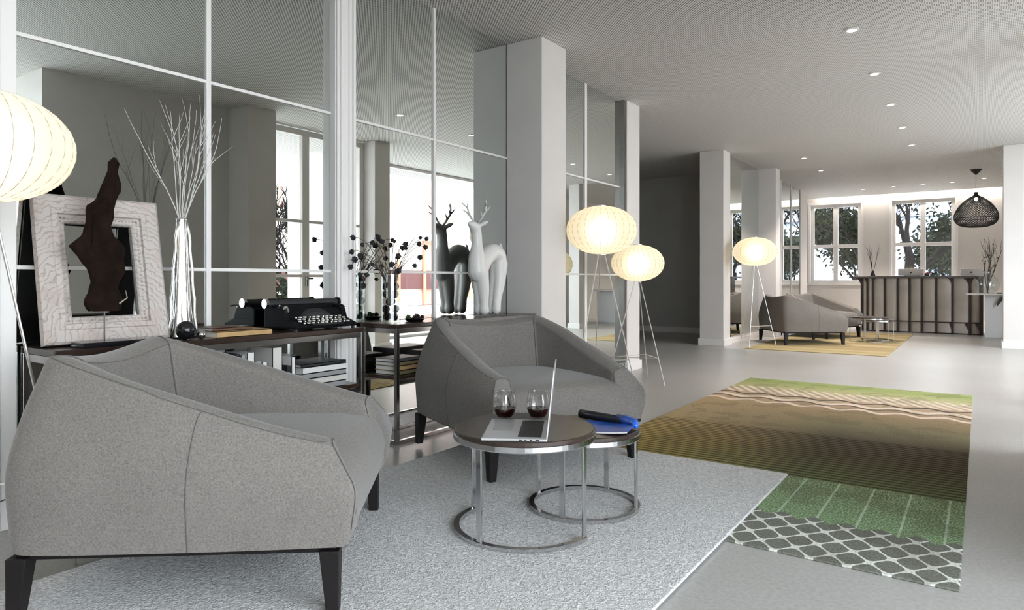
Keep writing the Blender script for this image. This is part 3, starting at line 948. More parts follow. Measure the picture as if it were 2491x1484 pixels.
def console(label, y0, y1):
    root = thing('console_table', label, 'console table', ((FXc + BXc) / 2, (y0 + y1) / 2, 0), group='dark console tables with polished metal frames')
    dx, dy = (FXc - BXc) / 2, (y1 - y0) / 2
    MB().box(-dx, dx, -dy, dy, CT - .028, CT).build('top', DARKWOOD, root, bevel=.003)
    MB().box(-dx + .02, dx - .02, -dy + .02, dy - .02, .425, .450).build('shelf', DARKWOOD, root, bevel=.003)
    t = .028
    for x in (-dx, dx - t):
        for y in (-dy, dy - t):
            MB().box(x, x + t, y, y + t, 0, CT - .028).build('leg', STEELD, root, bevel=.002)
    for x in (-dx + .002, dx - t):
        MB().box(x, x + t - .002, -dy + t, dy - t, CT - .062, CT - .029).build('apron_rail', STEELD, root, bevel=.002)
        MB().box(x, x + t - .002, -dy + t, dy - t, .001, .024).build('floor_rail', STEELD, root, bevel=.002)
        MB().box(x, x + t - .002, -dy + t, dy - t, .400, .424).build('shelf_rail', STEELD, root, bevel=.002)
    for y in (-dy + .002, dy - t):
        MB().box(-dx + t, dx - t, y, y + t - .002, CT - .062, CT - .029).build('end_rail', STEELD, root, bevel=.002)
        MB().box(-dx + t, dx - t, y, y + t - .002, .001, .024).build('end_rail', STEELD, root, bevel=.002)
    return root


console('dark console table with polished legs carrying the typewriter', 1.25, 2.985)
console('dark console table with polished legs carrying the deer figure', 3.27, 4.99)


def book(name, label, cat, x0, x1, y0, y1, z0, z1, cover, spine_x=True, group=None, axis='v'):
    """A closed book: cover boards, page block and spine."""
    r = thing(name, label, cat, ((x0 + x1) / 2, (y0 + y1) / 2, z0), group=group)
    a, b, h = (x1 - x0) / 2, (y1 - y0) / 2, z1 - z0
    c = .003
    if axis == 'v':                                    # standing, spine towards +X
        MB().box(-a, a, -b, -b + c, 0, h).box(-a, a, b - c, b, 0, h).box(a - c, a, -b, b, 0, h).build('cover', cover, r)
        MB().box(-a + .005, a - c, -b + c, b - c, .003, h - .005).build('pages', PAPER, r)
    else:                                              # lying flat, spine towards +X
        MB().box(-a, a, -b, b, 0, c).box(-a, a, -b, b, h - c, h).box(a - c, a, -b, b, 0, h).build('cover', cover, r)
        MB().box(-a + .005, a - c, -b + .005, b - .005, c, h - c).build('pages', PAPER, r)
    return r


CREAMC = pm('cream_cover', (.62, .60, .56), .5)
GREYC = pm('grey_cover', (.30, .30, .30), .5)
CHARC = pm('charcoal_cover', (.03, .03, .035), .4)
WHITEC = pm('white_cover', (.72, .71, .69), .45)
TAN = pm('tan_cover', (.42, .27, .12), .5, var=.2, vscale=20)
OLIVE = pm('olive_cover', (.16, .13, .06), .5)
SZ = .4505
standing = [(2.085, .030, .235, GREYC, 'leftmost grey book standing on the console shelf'), (2.125, .024, .255, CHARC, 'slim charcoal book between grey books on the shelf'),
            (2.160, .028, .245, GREYC, 'grey book beside the bright white book on the shelf'), (2.205, .044, .255, WHITEC, 'tall bright white book standing on the console shelf'),
            (2.252, .034, .205, GREYC, 'short grey book right of the tall white one'), (2.292, .030, .195, WHITEC, 'shortest white book standing on the console shelf'),
            (2.372, .062, .268, CREAMC, 'thick cream binder standing on the console shelf'), (2.448, .026, .160, CHARC, 'low black booklet right of the cream binder'), (2.480, .026, .205, WHITEC, 'thin white book next to the stacked magazines')]
for (y, t, h, cm, lab) in standing:
    book('book', lab, 'book', -3.42, -3.225, y - t / 2, y + t / 2, SZ, SZ + h, cm, group='books standing on the console shelf')
z = SZ
for k, (t, cm, lab) in enumerate(((.034, GREYC, 'lowest grey volume of the flat stack on the shelf'), (.036, CREAMC, 'second pale volume of the flat stack on the shelf'), (.030, GREYC, 'third grey volume of the flat stack on the shelf'), (.036, WHITEC, 'white volume under the black one on the flat stack'), (.018, CHARC, 'black volume on top of the flat stack'))):
    o = .004 * (k % 2)
    book('book', lab, 'book', -3.46 + o, -3.215 + o, 2.535 - (.012 if k == 4 else 0), 2.860, z, z + t, cm, axis='h', group='volumes stacked flat on the console shelf'); z += t + .0006
z = SZ
for k, (t, cm, lab) in enumerate(((.028, OLIVE, 'bottom olive book in the stack under the twig vase'), (.030, TAN, 'tan book second in the stack under the twig vase'), (.026, OLIVE, 'olive book third in the stack under the twig vase'), (.022, CHARC, 'black book on top of the stack under the twig vase'))):
    book('book', lab, 'book', -3.45, -3.24 - .01 * k, 3.33, 3.66 - .02 * k, z, z + t, cm, axis='h', group='books stacked below the twig vase'); z += t + .0006
tag(MB().box(-3.46, -3.235, 3.70, 4.10, SZ, SZ + .13).build('storage_box', CHARC, bevel=.006), 'black storage box on the shelf behind the facing armchair', 'box')
# tan wooden-backed books on the console top
book('book', 'dark brown book on top of the tan one, left of the typewriter', 'book', -3.44, -3.25, 2.00, 2.23, CT + .0302, CT + .048, pm('brown_leather', (.10, .05, .025), .4), axis='h', group='books beside the typewriter')
book('book', 'tan book lying flat at the front of the console, left of the typewriter', 'book', -3.42, -3.20, 1.99, 2.32, CT, CT + .030, TAN, axis='h', group='books beside the typewriter')

# black glossy ball with a small chrome one beside it
tag(MB().ball((0, 0, .047), .047, 28, 18).build('black_ball', BLACK, smooth=True, loc=(-3.252, 1.858, CT)), 'glossy black ball at the foot of the silver vase', 'ball')
tag(MB().ball((0, 0, .022), .022, 20, 12).build('chrome_ball', CHROME, smooth=True, loc=(-3.228, 1.925, CT)), 'small chrome ball beside the black one', 'ball')

# ------------------------------------------------------------------ typewriter
tw = thing('typewriter', 'old black typewriter with round white keys on the console', 'typewriter', (-3.345, 2.705, CT), math.radians(-2))
tw.scale = (1.0, .80, 1.08)
TWB = pm('worn_black_enamel', (.005, .005, .006), .6, spec=.10)
# local: x towards the room (front), y along the console
prof = [(-.150, .012), (.150, .012), (.155, .030), (.050, .062), (.020, .115), (-.150, .118)]
mb = MB().prism(prof, lambda u, v: (u, -.285, v), lambda u, v: (u, .285, v)); mb.build('body', TWB, tw, bevel=.010, seg=3)
for y in (-.262, .262):
    MB().prism([(-.150, .115), (-.150, .050), (.060, .050), (.035, .110), (0, .135), (-.11, .135)], lambda u, v: (u, y - .024, v), lambda u, v: (u, y + .024, v)).build('side_cheek', TWB, tw, bevel=.008)
MB().tube([(-.085, -.31, .145), (-.085, .31, .145)], .021, 20).build('platen', pm('platen_rubber', (.015, .015, .016), .5), tw, smooth=False)
MB().box(-.125, -.050, -.27, .27, .112, .140).build('carriage', TWB, tw, bevel=.006)
for y in (-.325, .325):
    MB().tube([(-.085, y - .012, .145), (-.085, y + .012, .145)], .026, 18).build('platen_knob', CHROME if y < 0 else TWB, tw)
MB().tube([(-.03, -.255, .125), (.02, -.30, .135), (.045, -.325, .130)], .007, 8).build('return_lever', CHROME, tw)
MB().tube([(.03, -.245, .10), (.03, -.262, .125)], .018, 14).build('spool_cap', CHROME, tw)
MB().tube([(.03, .245, .10), (.03, .262, .125)], .018, 14).build('spool_cap', TWB, tw)
MB().prism([(-.045 + .10 * math.cos(PI * k / 10), .09 * math.sin(PI * k / 10)) for k in range(11)], lambda u, v: (.022, (u + .045) * 1.6, .06 + v * .62), lambda u, v: (.050, (u + .045) * 1.6, .05 + v * .5)).build('type_basket', BLACKM, tw)
KEYW = pm('ivory_key_top', (.60, .58, .52), .3)
for r_ in range(4):
    for c_ in range(11):
        kx = .066 + r_ * .022; ky = -.205 + c_ * .040 + (r_ % 2) * .014; kz = .072 - r_ * .0095
        k_ = MB().lathe([(0, kz - .004), (.0125, kz - .004), (.0125, kz + .002), (.0095, kz + .003), (0, kz + .003)], 12, (kx, ky, 0)).build('key', KEYW if (r_ + c_) % 3 else CHROME, tw)
MB().box(.066 + .082, .066 + .096, -.14, .14, .030, .038).build('space_bar', BLACKM, tw, bevel=.003)
for x in (-.13, .13):
    for y in (-.26, .26):
        MB().lathe([(.012, 0), (.012, .014)], 12, (x, y, 0)).build('foot', BLACKM, tw)

# ------------------------------------------------------------------ carved white frame leaning on the mirror
def carved_mat():
    m, nt, b = new_mat('whitewashed_carved_wood')
    tc = nd(nt, 'ShaderNodeTexCoord')
    n = nd(nt, 'ShaderNodeTexNoise'); n.inputs['Scale'].default_value = 7; n.inputs['Detail'].default_value = 2
    nt.links.new(tc.outputs['Object'], n.inputs['Vector'])
    w = nd(nt, 'ShaderNodeTexWave'); w.wave_type = 'RINGS'; w.inputs['Scale'].default_value = 12; w.inputs['Distortion'].default_value = 9; w.inputs['Detail'].default_value = 2; w.inputs['Detail Scale'].default_value = 1.6
    nt.links.new(tc.outputs['Object'], w.inputs['Vector'])
    f = mth(nt, 'MULTIPLY_ADD', w.outputs[1], 6.0, -.1, clamp=True)
    c = mixc(nt, f, (.36, .31, .28), (.50, .455, .425))
    c = mixc(nt, mth(nt, 'MULTIPLY', mth(nt, 'GREATER_THAN', n.outputs[0], .60), .4), c, (.45, .36, .32))
    nt.links.new(c, b.inputs['Base Color']); b.inputs['Roughness'].default_value = .7
    bp = nd(nt, 'ShaderNodeBump'); bp.inputs['Strength'].default_value = .35; bp.inputs['Distance'].default_value = .004
    nt.links.new(w.outputs[1], bp.inputs['Height']); nt.links.new(bp.outputs[0], b.inputs['Normal'])
    return m


CARVED = carved_mat()
fw_, fh_, fr_ = .545, .690, .125
pf = thing('carved_frame', 'whitewashed carved wooden frame leaning on the mirror', 'picture frame', (-3.345, 1.546, CT + .009))
pf.rotation_euler = (0, math.radians(-11.5), math.radians(-1.5))
# local: y along the width, z up, x towards the room
outer = [(-fw_ / 2, 0), (fw_ / 2, 0), (fw_ / 2, fh_), (-fw_ / 2, fh_)]
levels = [(0, -.030), (0, .012), (.012, .022), (.062, .014), (.066, .020), (.088, .020), (.092, .006), (.118, -.002), (fr_, -.010), (fr_, -.030)]
bt = BLACKM
for k in range(4):
    vs_ = []
    for e_ in (k, (k + 1) % 4):
        cy, cz = outer[e_]
        sy, sz = (1 if cy < 0 else -1), (1 if cz < fh_ / 2 else -1)
        vs_ += [(x, cy + sy * i, cz + sz * i) for i, x in levels]
    n = len(levels)
    rl = MB().add(vs_, [(i, i + 1, n + i + 1, n + i) for i in range(n - 1)] + [tuple(range(n)), tuple(reversed(range(n, 2 * n)))])
    rl.build('frame_rail', CARVED, pf)
    # black back board of the rail
    vb = []
    for e_ in (k, (k + 1) % 4):
        cy, cz = outer[e_]; sy, sz = (1 if cy < 0 else -1), (1 if cz < fh_ / 2 else -1)
        vb += [(x, cy + sy * i, cz + sz * i) for i, x in ((.004, -.0305), (fr_ - .002, -.0305), (fr_ - .002, -.045), (.004, -.045))]
    MB().add(vb, [(0, 1, 5, 4), (1, 2, 6, 5), (2, 3, 7, 6), (3, 0, 4, 7)]).build('back_rail', BLACKM, pf)
bdm = MB()
yy, zz = fw_ / 2 - .105, fh_ / 2 - .105
for k in range(28):
    for s in (-1, 1):
        bdm.ball((.004, s * yy, fh_ / 2 - zz + 2 * zz * k / 27), .0045, 6, 4)
for k in range(22):
    for s in (-1, 1):
        bdm.ball((.004, -yy + 2 * yy * k / 21, fh_ / 2 + s * zz), .0045, 6, 4)
tag(bdm.build('bead_moulding', CARVED, pf), kind='stuff')

# ------------------------------------------------------------------ bark sculpture on a thin rod
sp_ = thing('bark_sculpture', 'twisted dark bark piece on a thin rod and black base', 'sculpture', (-3.255, 1.478, CT))
BARKD = pm('dark_twisted_bark', (.010, .005, .003), .9, var=.6, vscale=16, bump=.9, bscale=30, spec=.12)
MB().box(-.055, .055, -.115, .115, 0, .022).build('base', BLACK, sp_, bevel=.003)
MB().tube([(0, 0, .02), (0, 0, .20)], .0035, 8).build('rod', STEELD, sp_)
ctl = [(.158, .004, .070, .040), (.20, .000, .085, .045), (.26, -.006, .060, .042), (.29, .004, .056, .040), (.345, .012, .064, .038), (.40, -.004, .072, .038), (.445, -.022, .088, .040), (.49, -.030, .058, .036),
       (.54, -.028, .052, .034), (.59, -.020, .060, .038), (.63, -.016, .072, .036), (.66, .006, .052, .030), (.70, .028, .044, .026), (.745, .034, .034, .020), (.79, .036, .020, .015), (.83, .040, .020, .012), (.855, .042, .004, .004)]
vs_, N = [], 22
dens = []
for a, b in zip(ctl[:-1], ctl[1:]):
    for k in range(4): dens.append([a[i] + (b[i] - a[i]) * k / 4 for i in range(4)])
dens.append(list(ctl[-1]))
for i, (z, yc, wy, wx) in enumerate(dens):
    tw_ = z * 6.0
    for k in range(N):
        t = 2 * PI * k / N
        rr = 1 + .24 * math.sin(2 * t + tw_ * 2.2) + .10 * math.sin(5 * t - tw_) + .30 * (noise.noise(Vector((math.cos(t) * 1.6, math.sin(t) * 1.6, z * 14))))
        vs_.append((wx * rr * math.cos(t), yc + wy * rr * math.sin(t), z))
MB().add(vs_, [(i * N + k, i * N + (k + 1) % N, (i + 1) * N + (k + 1) % N, (i + 1) * N + k) for i in range(len(dens) - 1) for k in range(N)] + [tuple(reversed(range(N)))]).build('bark', BARKD, sp_, smooth=False)
MB().tube([(.02, .055, .19), (.03, .085, .215), (.025, .080, .25)], [.004, .003, .001], 6).build('splinter', pm('pale_splinter', (.35, .28, .22), .7), sp_)

# ------------------------------------------------------------------ silver vase with white branches
sv = thing('silver_vase', 'tall slender mercury-silver vase with fluted sides', 'vase', (-3.375, 1.905, CT))
SILV = pm('mercury_silver', (.70, .69, .67), .22, 1, bump=.25, bscale=40)
MB().lathe([(.062, 0), (.064, .01), (.055, .06), (.046, .14), (.040, .24), (.035, .36), (.030, .48), (.025, .57), (.024, .605), (.027, .612), (.021, .612), (.020, .56), (0, .55)], 60,
           fn=lambda t, z: 1 + (.16 * abs(math.cos(2.5 * t)) - .08) * max(0, 1 - z / .6) + .03 * math.sin(5 * t)).build('body', SILV, sv, smooth=True)
for s in (-1, 1):
    pts = [(0, s * (.024 + .05 * (1 - (i / 12)) ** .8), .60 * (i / 12)) for i in range(13)]
    MB().tube([(.012, p_[1] + s * .003 * math.sin(p_[2] * 40), p_[2]) for p_ in pts], .0065, 8).build('side_strand', SILV, sv, smooth=True)
WHITEB = pm('white_painted_twig', (.62, .61, .58), .7)


def twigs(mb, base, n, h, spread, rnd, r=.0045, wig=.035, fork=3, bias=(0, 0), sx=.55):
    for i in range(n):
        a = rnd.uniform(0, 2 * PI)
        d = Vector((math.cos(a) * spread * rnd.uniform(.2, 1) * sx + bias[0], math.sin(a) * spread * rnd.uniform(.2, 1) + bias[1], 1)).normalized()
        p_ = Vector(base); pts = [p_.copy()]
        L = h * rnd.uniform(.72, 1.05)
        for k in range(12):
            d = (d + Vector((rnd.uniform(-1, 1), rnd.uniform(-1, 1), rnd.uniform(-.2, .4))) * wig * 2.4).normalized()
            p_ = p_ + d * L / 12; pts.append(p_.copy())
        mb.tube(pts, [r * (1 - .75 * k / 12) for k in range(13)], 5)
        for f_ in range(fork):
            k = rnd.randint(4, 10); q = pts[k].copy(); e_ = (d + Vector((rnd.uniform(-1, 1) * .5, rnd.uniform(-1, 1), rnd.uniform(-.1, .6))) * .6).normalized()
            qs = [q.copy()]
            for j in range(6):
                e_ = (e_ + Vector((rnd.uniform(-1, 1), rnd.uniform(-1, 1), rnd.uniform(-.2, .5))) * wig * 2.2).normalized()
                q = q + e_ * L * .045; qs.append(q.copy())
            mb.tube(qs, [r * .5 * (1 - .7 * j / 6) for j in range(7)], 4)


mb = MB(); twigs(mb, (0, 0, 0), 11, .64, .46, random.Random(4), .0032, .045, sx=.18, bias=(.03, 0))
tag(mb.build('white_branches', WHITEB, loc=(-3.375, 1.905, CT + .556)), 'spray of thin white branches standing in the silver vase', 'branches')

# ------------------------------------------------------------------ glass vase with dark balls and berry twigs
gv = thing('glass_vase', 'clear cylinder vase filled with dark balls, before the mirror', 'vase', (-3.375, 3.405, CT))
CLEAR = glass_pane('clear_vase_glass', (.95, .97, .97), .10)
MB().lathe([(0, .001), (.066, .001), (.070, .004), (.070, .335), (.066, .335), (.066, .012), (0, .012)], 40).build('wall', CLEAR, gv, smooth=False)
DBALL = pm('dark_seed_ball', (.012, .008, .007), .8, bump=.6, bscale=60, spec=.1)
lv = ['bottom', 'second', 'third', 'fourth', 'fifth', 'sixth']
for k in range(6):
    for s in range(2):
        a = k * 1.1 + s * PI
        b_o = MB().ball((0, 0, 0), .0285, 14, 9).build('seed_ball', DBALL, smooth=True, loc=(-3.375 + .034 * math.cos(a), 3.405 + .034 * math.sin(a), CT + .0415 + k * .052))
        tag(b_o, 'dark ball in the glass vase, %s layer, %s' % (lv[k], 'nearer the room' if math.cos(a) > 0 else 'nearer the mirror'), 'ball', 'dark balls in the glass vase')
tg = thing('berry_twigs', 'arching twigs with round black seed heads in the glass vase', 'branches', (-3.375, 3.405, CT))
mb = MB(); rnd = random.Random(12); heads = []
ends = [(-.36, .57), (-.33, .48), (-.30, .43), (-.24, .53), (-.22, .46), (-.19, .40), (-.14, .55), (-.10, .59), (-.07, .56), (-.05, .40), (.02, .36), (.06, .46), (.10, .57), (.14, .36), (.17, .55), (.22, .53), (.13, .30), (-.27, .33), (-.28, .26), (-.17, .33), (-.34, .38), (.26, .60), (.32, .56), (.37, .60), (.42, .54), (.30, .46), (.25, .40)]
for (ey, ez) in ends:
    p0 = Vector((rnd.uniform(-.02, .02), rnd.uniform(-.02, .02), .16)); p3 = Vector((rnd.uniform(-.09, .07), ey, ez))
    p1 = p0 + Vector((0, ey * .15, .22)); p2 = Vector((p3.x, ey * .75, max(ez, .42) + .06))
    pts = []
    for k in range(13):
        t = k / 12
        q = p0 * (1 - t) ** 3 + p1 * 3 * t * (1 - t) ** 2 + p2 * 3 * t * t * (1 - t) + p3 * t ** 3
        pts.append(q + Vector((rnd.uniform(-1, 1), rnd.uniform(-1, 1), rnd.uniform(-1, 1))) * .006 * (0 < k < 12))
    mb.tube(pts, [.0032 * (1 - .6 * k / 12) for k in range(13)], 5); heads.append(p3)
mb.build('stems', pm('brown_twig', (.05, .035, .028), .8), tg)
SEED = pm('black_seed_head', (.010, .008, .012), .6)
for p3 in heads:
    r_ = rnd.uniform(.013, .024)
    s_ = MB().ball(p3, r_ * .8, 10, 7)
    for k in range(26):
        d = Vector((rnd.gauss(0, 1), rnd.gauss(0, 1), rnd.gauss(0, 1))).normalized()
        o_ = d.orthogonal().normalized() * r_ * .28; q_ = d.cross(o_).normalized() * r_ * .28
        c_ = p3 + d * r_ * .70
        s_.add([c_ + o_, c_ + q_, c_ - o_ - q_, p3 + d * r_ * 1.12], [(0, 1, 3), (1, 2, 3), (2, 0, 3)])
    s_.build('seed_head', SEED, tg)
# little dish of dark fruit and leaves
ds = thing('succulent_dish', 'small dish of dark rosettes with a green sprig, right of the glass vase', 'plant', (-3.33, 3.60, CT))
MB().lathe([(0, .001), (.055, .001), (.075, .018), (.080, .022), (.072, .020), (.050, .008), (0, .008)], 28).build('dish', BLACK, ds)
rnd = random.Random(3)
for k, (px_, py_, r_) in enumerate(((-.03, -.035, .026), (.02, .0, .030), (-.01, .04, .026), (.035, -.04, .022), (.03, .045, .022))):
    ro = MB()
    for i in range(18):
        a = i * 2.4; el = .25 + 1.1 * i / 18
        d = Vector((math.cos(a) * math.cos(el), math.sin(a) * math.cos(el), math.sin(el))); s_ = Vector((-math.sin(a), math.cos(a), 0)) * r_ * .4
        c_ = Vector((px_, py_, .020))
        ro.add([c_, c_ + d * r_ * .6 + s_, c_ + d * r_ * 1.15 + Vector((0, 0, r_ * .2)), c_ + d * r_ * .6 - s_], [(0, 1, 2, 3)])
    ro.build('rosette', pm('dark_rosette', (.030, .022, .020), .5) if k != 0 else pm('fresh_green_leaf', (.10, .16, .04), .5), ds)

# ------------------------------------------------------------------ deer figure
def deer():
    root = thing('deer_figure', 'white ceramic deer figure standing on the console', 'figurine', (-3.365, 4.50, CT + .001), math.radians(-90))
    # local: x forwards (towards -Y in the room), y sideways, z up
    mb = MB()
    def limb(pts, rs, n=14):
        P, Rr = [], []
        pts = [Vector(p_) for p_ in pts]
        for i in range(len(pts) - 1):
            p0, p1, p2, p3 = pts[max(i - 1, 0)], pts[i], pts[i + 1], pts[min(i + 2, len(pts) - 1)]
            for k in range(5):
                t = k / 5
                P.append(.5 * ((2 * p1) + (p2 - p0) * t + (2 * p0 - 5 * p1 + 4 * p2 - p3) * t * t + (3 * p1 - p0 - 3 * p2 + p3) * t ** 3)); Rr.append(rs[i] + (rs[i + 1] - rs[i]) * t)
        P.append(pts[-1]); Rr.append(rs[-1])
        mb.tube(P, Rr, n)
        mb.ball(P[0], Rr[0] * .99, 12, 8); mb.ball(P[-1], Rr[-1] * .99, 12, 8)
    limb([(.115, 0, .36), (.128, 0, .47), (.125, 0, .58), (.135, 0, .68), (.150, 0, .715)], [.085, .070, .047, .045, .050])          # chest, neck
    limb([(.150, 0, .715), (.185, 0, .735), (.225, 0, .745)], [.050, .038, .018])                                            # head, muzzle
    limb([(.11, 0, .36), (.03, 0, .455), (-.07, 0, .525), (-.15, 0, .50), (-.185, 0, .43)], [.080, .070, .075, .078, .066])          # arched back, rump
    for s in (-1, 1):
        limb([(.10, s * .022, .36), (.072, s * .024, .22), (.064, s * .026, .10), (.066, s * .028, .046)], [.066, .050, .036, .044])
        limb([(-.170, s * .022, .43), (-.150, s * .026, .28), (-.115, s * .028, .13), (-.100, s * .030, .042)], [.066, .052, .036, .040])
        limb([(.135, s * .040, .735), (.115, s * .075, .755), (.105, s * .105, .765)], [.018, .020, .006], 10)                        # ears
    limb([(-.195, 0, .53), (-.205, 0, .575), (-.200, 0, .600)], [.020, .018, .010], 10)
    o = mb.build('body', pm('white_ceramic', (.72, .71, .69), .35), root, smooth=True)
    rm = o.modifiers.new('remesh', 'REMESH'); rm.mode = 'VOXEL'; rm.voxel_size = .0075; rm.use_smooth_shade = True
    smo = o.modifiers.new('smooth', 'SMOOTH'); smo.iterations = 8; smo.factor = .6
    for s in (-1, 1):
        an = MB()
        pts = [(.135, s * .022, .755), (.13, s * .055, .80), (.125, s * .085, .84), (.13, s * .095, .885), (.14, s * .085, .925)]
        an.tube(pts, [.010, .010, .009, .008, .003], 8)
        for i, (dx_, dy_, dz_) in ((1, (.045, .02, .03)), (2, (.05, .03, .02)), (3, (.04, .03, .03)), (2, (-.03, .03, .035))):
            b0 = Vector(pts[i]); an.tube([b0, b0 + Vector((dx_ * .6, s * dy_ * .6, dz_ * .8)), b0 + Vector((dx_, s * dy_, dz_ * 1.5))], [.007, .006, .002], 6)
        an.build('antler', pm('pale_antler', (.62, .62, .57), .5), root, smooth=True)
    return root


deer()

# ------------------------------------------------------------------ downlights
LENS = emit('downlight_lens', (1, .95, .86), 14)
dls = [(-.907, 6.416 + 1.508 * k, l) for k, l in enumerate(('nearest downlight of the ceiling row above the patterned rug', 'second downlight of the ceiling row above the patterned rug', 'third downlight of the ceiling row, beyond the patterned rug', 'fourth downlight of the ceiling row, beyond the patterned rug', 'farthest downlight of the five in the ceiling row'))]
dls += [(-2.561, 12.73, 'nearer of two downlights above the far armchairs'), (-2.573, 14.36, 'farther of two downlights above the far armchairs'),
        (-2.288, 17.9, 'leftmost downlight of the row before the window wall'), (-1.66, 17.8, 'second downlight from the left before the window wall'), (-1.08, 17.8, 'middle downlight of the row before the window wall'),
        (-.51, 17.7, 'fourth downlight from the left before the window wall'), (.06, 17.4, 'rightmost downlight of the row, just right of the pendant')]
d0 = None
for i, (x, y, lab) in enumerate(dls):
    if d0 is None:
        d0 = thing('downlight', lab, 'ceiling light', (x, y, H), group='recessed ceiling downlights')
        MB().lathe([(.038, -.001), (.058, -.001), (.058, -.006), (.038, -.012), (.038, -.001)], 28).build('trim_ring', TRIMW, d0)
        MB().lathe([(0, -.004), (.038, -.004), (.038, -.002), (0, -.002)], 28).build('lens', LENS, d0)
        o = d0
    else:
        o = copy_tree(d0)
        tag(o, lab, 'ceiling light', 'recessed ceiling downlights')
    o.location = (x, y, H)
    l = bpy.data.lights.new('downlight_beam', 'SPOT'); l.energy = 65 if y < 12.6 else 170 if y < 15 else 110; l.color = (1, .87, .77); l.spot_size = math.radians(95); l.spot_blend = .7; l.shadow_soft_size = .04
    lo = bpy.data.objects.new('downlight_beam', l); C.objects.link(lo); lo.location = (x, y, H - .03)

# ------------------------------------------------------------------ reception counter
CY = 16.23
ct = thing('reception_counter', 'bronze reception counter with dark ribs and curved brackets', 'counter', (-1.02, CY, 0))
PANEL = pm('brushed_bronze_panel', (.42, .38, .34), .42, .35, var=.12, vscale=3)
RIB = pm('dark_bronze_rib', (.045, .035, .030), .35, .6)
ox = -1.02
ribs_x = [-2.094, -1.990, -1.885, -1.66, -1.426, -1.21, -.992, -.742, -.462, -.175, .006]
MB().box(-2.085 - ox, .040 - ox, .06, .75, .0, 1.12).build('carcass', RIB, ct)
for a, b in zip(ribs_x[:-1], ribs_x[1:]):
    w = (b - a) / 2 - .008; cxp = (a + b) / 2 - ox
    vs_ = []
    for z in (.02, .225, .245, 1.12):
        for k in range(9):
            u = -1 + 2 * k / 8
            vs_.append((cxp + w * u, .022 - .014 * (1 - u * u), z))
    MB().add(vs_, [(r * 9 + k, r * 9 + k + 1, (r + 1) * 9 + k + 1, (r + 1) * 9 + k) for r in range(3) for k in range(8)]).build('front_panel', PANEL, ct, smooth=True)
for i, x in enumerate(ribs_x):
    w = .017 if 0 < i < len(ribs_x) - 1 else .026
    MB().box(x - ox - w, x - ox + w, -.02, .06, 0, 1.12).build('rib', RIB, ct, bevel=.004)


def bracket(x, dirx, z0, z1, reach, w=.018, up=True):
    poly = []
    for k in range(9):
        t = PI / 2 * k / 8
        poly.append((dirx * reach * (1 - math.cos(t)), z0 + (z1 - z0) * math.sin(t)) if up else (dirx * reach * (1 - math.cos(t)), z1 - (z1 - z0) * math.sin(t)))
    poly += [(0, z1), ] if up else [(0, z0)]
    return MB().prism(poly, lambda u, v: (x - ox + u, -.015, v), lambda u, v: (x - ox + u, .05, v))


for x, dr, rc in ((-2.10, -1, .13), (-2.0, -1, .05), (-.462, -1, .10), (-.175, -1, .14), (-.175, 1, .08), (.006, -1, .12), (-1.885, 1, .05)):
    bracket(x, dr, .86, 1.12, rc).build('bracket', RIB, ct)
for x, dr, rc in ((-.462, -1, .05), (-.175, -1, .08), (.006, -1, .10)):
    MB().prism([(0, .02)] + [(dr * rc * (math.sin(PI / 2 * k / 8)) ** 2, .02 + .22 * k / 8) for k in range(9)] + [(0, .24)], lambda u, v: (x - ox + u, -.03, v), lambda u, v: (x - ox + u, .05, v)).build('foot_bracket', RIB, ct)
MB().box(-2.09 - ox, .03 - ox, -.03, -.005, .225, .245).build('foot_rail', RIB, ct, bevel=.003)
MB().box(-2.25 - ox, .055 - ox, -.06, .80, 1.12, 1.168).build('top', pm('dark_stone_top', (.10, .09, .085), .25), ct, bevel=.008)
SCREENW = pm('white_monitor_back', (.66, .62, .58), .4)
for x0, x1, lab in ((-1.46, -.99, 'left white monitor seen from behind on the counter'), (-.345, .02, 'right white monitor seen from behind on the counter')):
    mo = thing('monitor', lab, 'monitor', ((x0 + x1) / 2, CY + .45, 1.1685), group='monitors on the reception counter')
    w = (x1 - x0) / 2
    MB().box(-w, w, 0, .022, .012, .155).build('back_shell', SCREENW, mo, bevel=.006)
    MB().box(-w + .01, w - .01, .022, .025, .02, .147).build('display', BLACK, mo)
    MB().lathe([(.018, 0), (.018, .003)], 16).xf(Matrix.Translation((0, .0005, .075)) @ Matrix.Rotation(PI / 2, 4, 'X')).build('logo_disc', CHARC, mo)
    MB().box(-.08, .08, -.01, .08, 0, .008).box(-.02, .02, .0, .02, .004, .03).build('stand', ALU, mo)
# small red flower dish beside the monitor
fl = thing('flower_dish', 'tiny dish of dark red flowers between the monitors', 'flowers', (-.92, CY + .25, 1.1685))
MB().lathe([(0, 0), (.04, 0), (.055, .03), (.048, .03), (.035, .008), (0, .008)], 20).build('dish', CHARC, fl)
rnd = random.Random(8)
for k in range(7):
    MB().ball((rnd.uniform(-.04, .05), rnd.uniform(-.03, .03), .045 + rnd.uniform(0, .03)), .018, 8, 6).build('blossom', pm('dark_red_petal', (.20, .03, .035), .6), fl)
# vases with bare branches
TWIG = pm('dark_bare_twig', (.055, .045, .04), .8)


def branch_vase(name, label, blabel, loc, prof, base_z, n, h, spread, bias, seed, mat, r=.006, buds=0):
    v_ = thing(name, label, 'vase', loc)
    MB().lathe(prof, 32).build('body', mat, v_, smooth=True)
    mb = MB(); twigs(mb, (0, 0, 0), n, h, spread, random.Random(seed), r, .05, 5, bias)
    if buds:
        rr = random.Random(seed + 1)
        for i in range(buds):
            q = Vector(rr.choice(mb.v[len(mb.v) // 4:])); mb.ball(q, .010, 6, 4)
    tag(mb.build('bare_branches', TWIG, loc=(loc[0], loc[1], loc[2] + base_z)), blabel, 'branches')


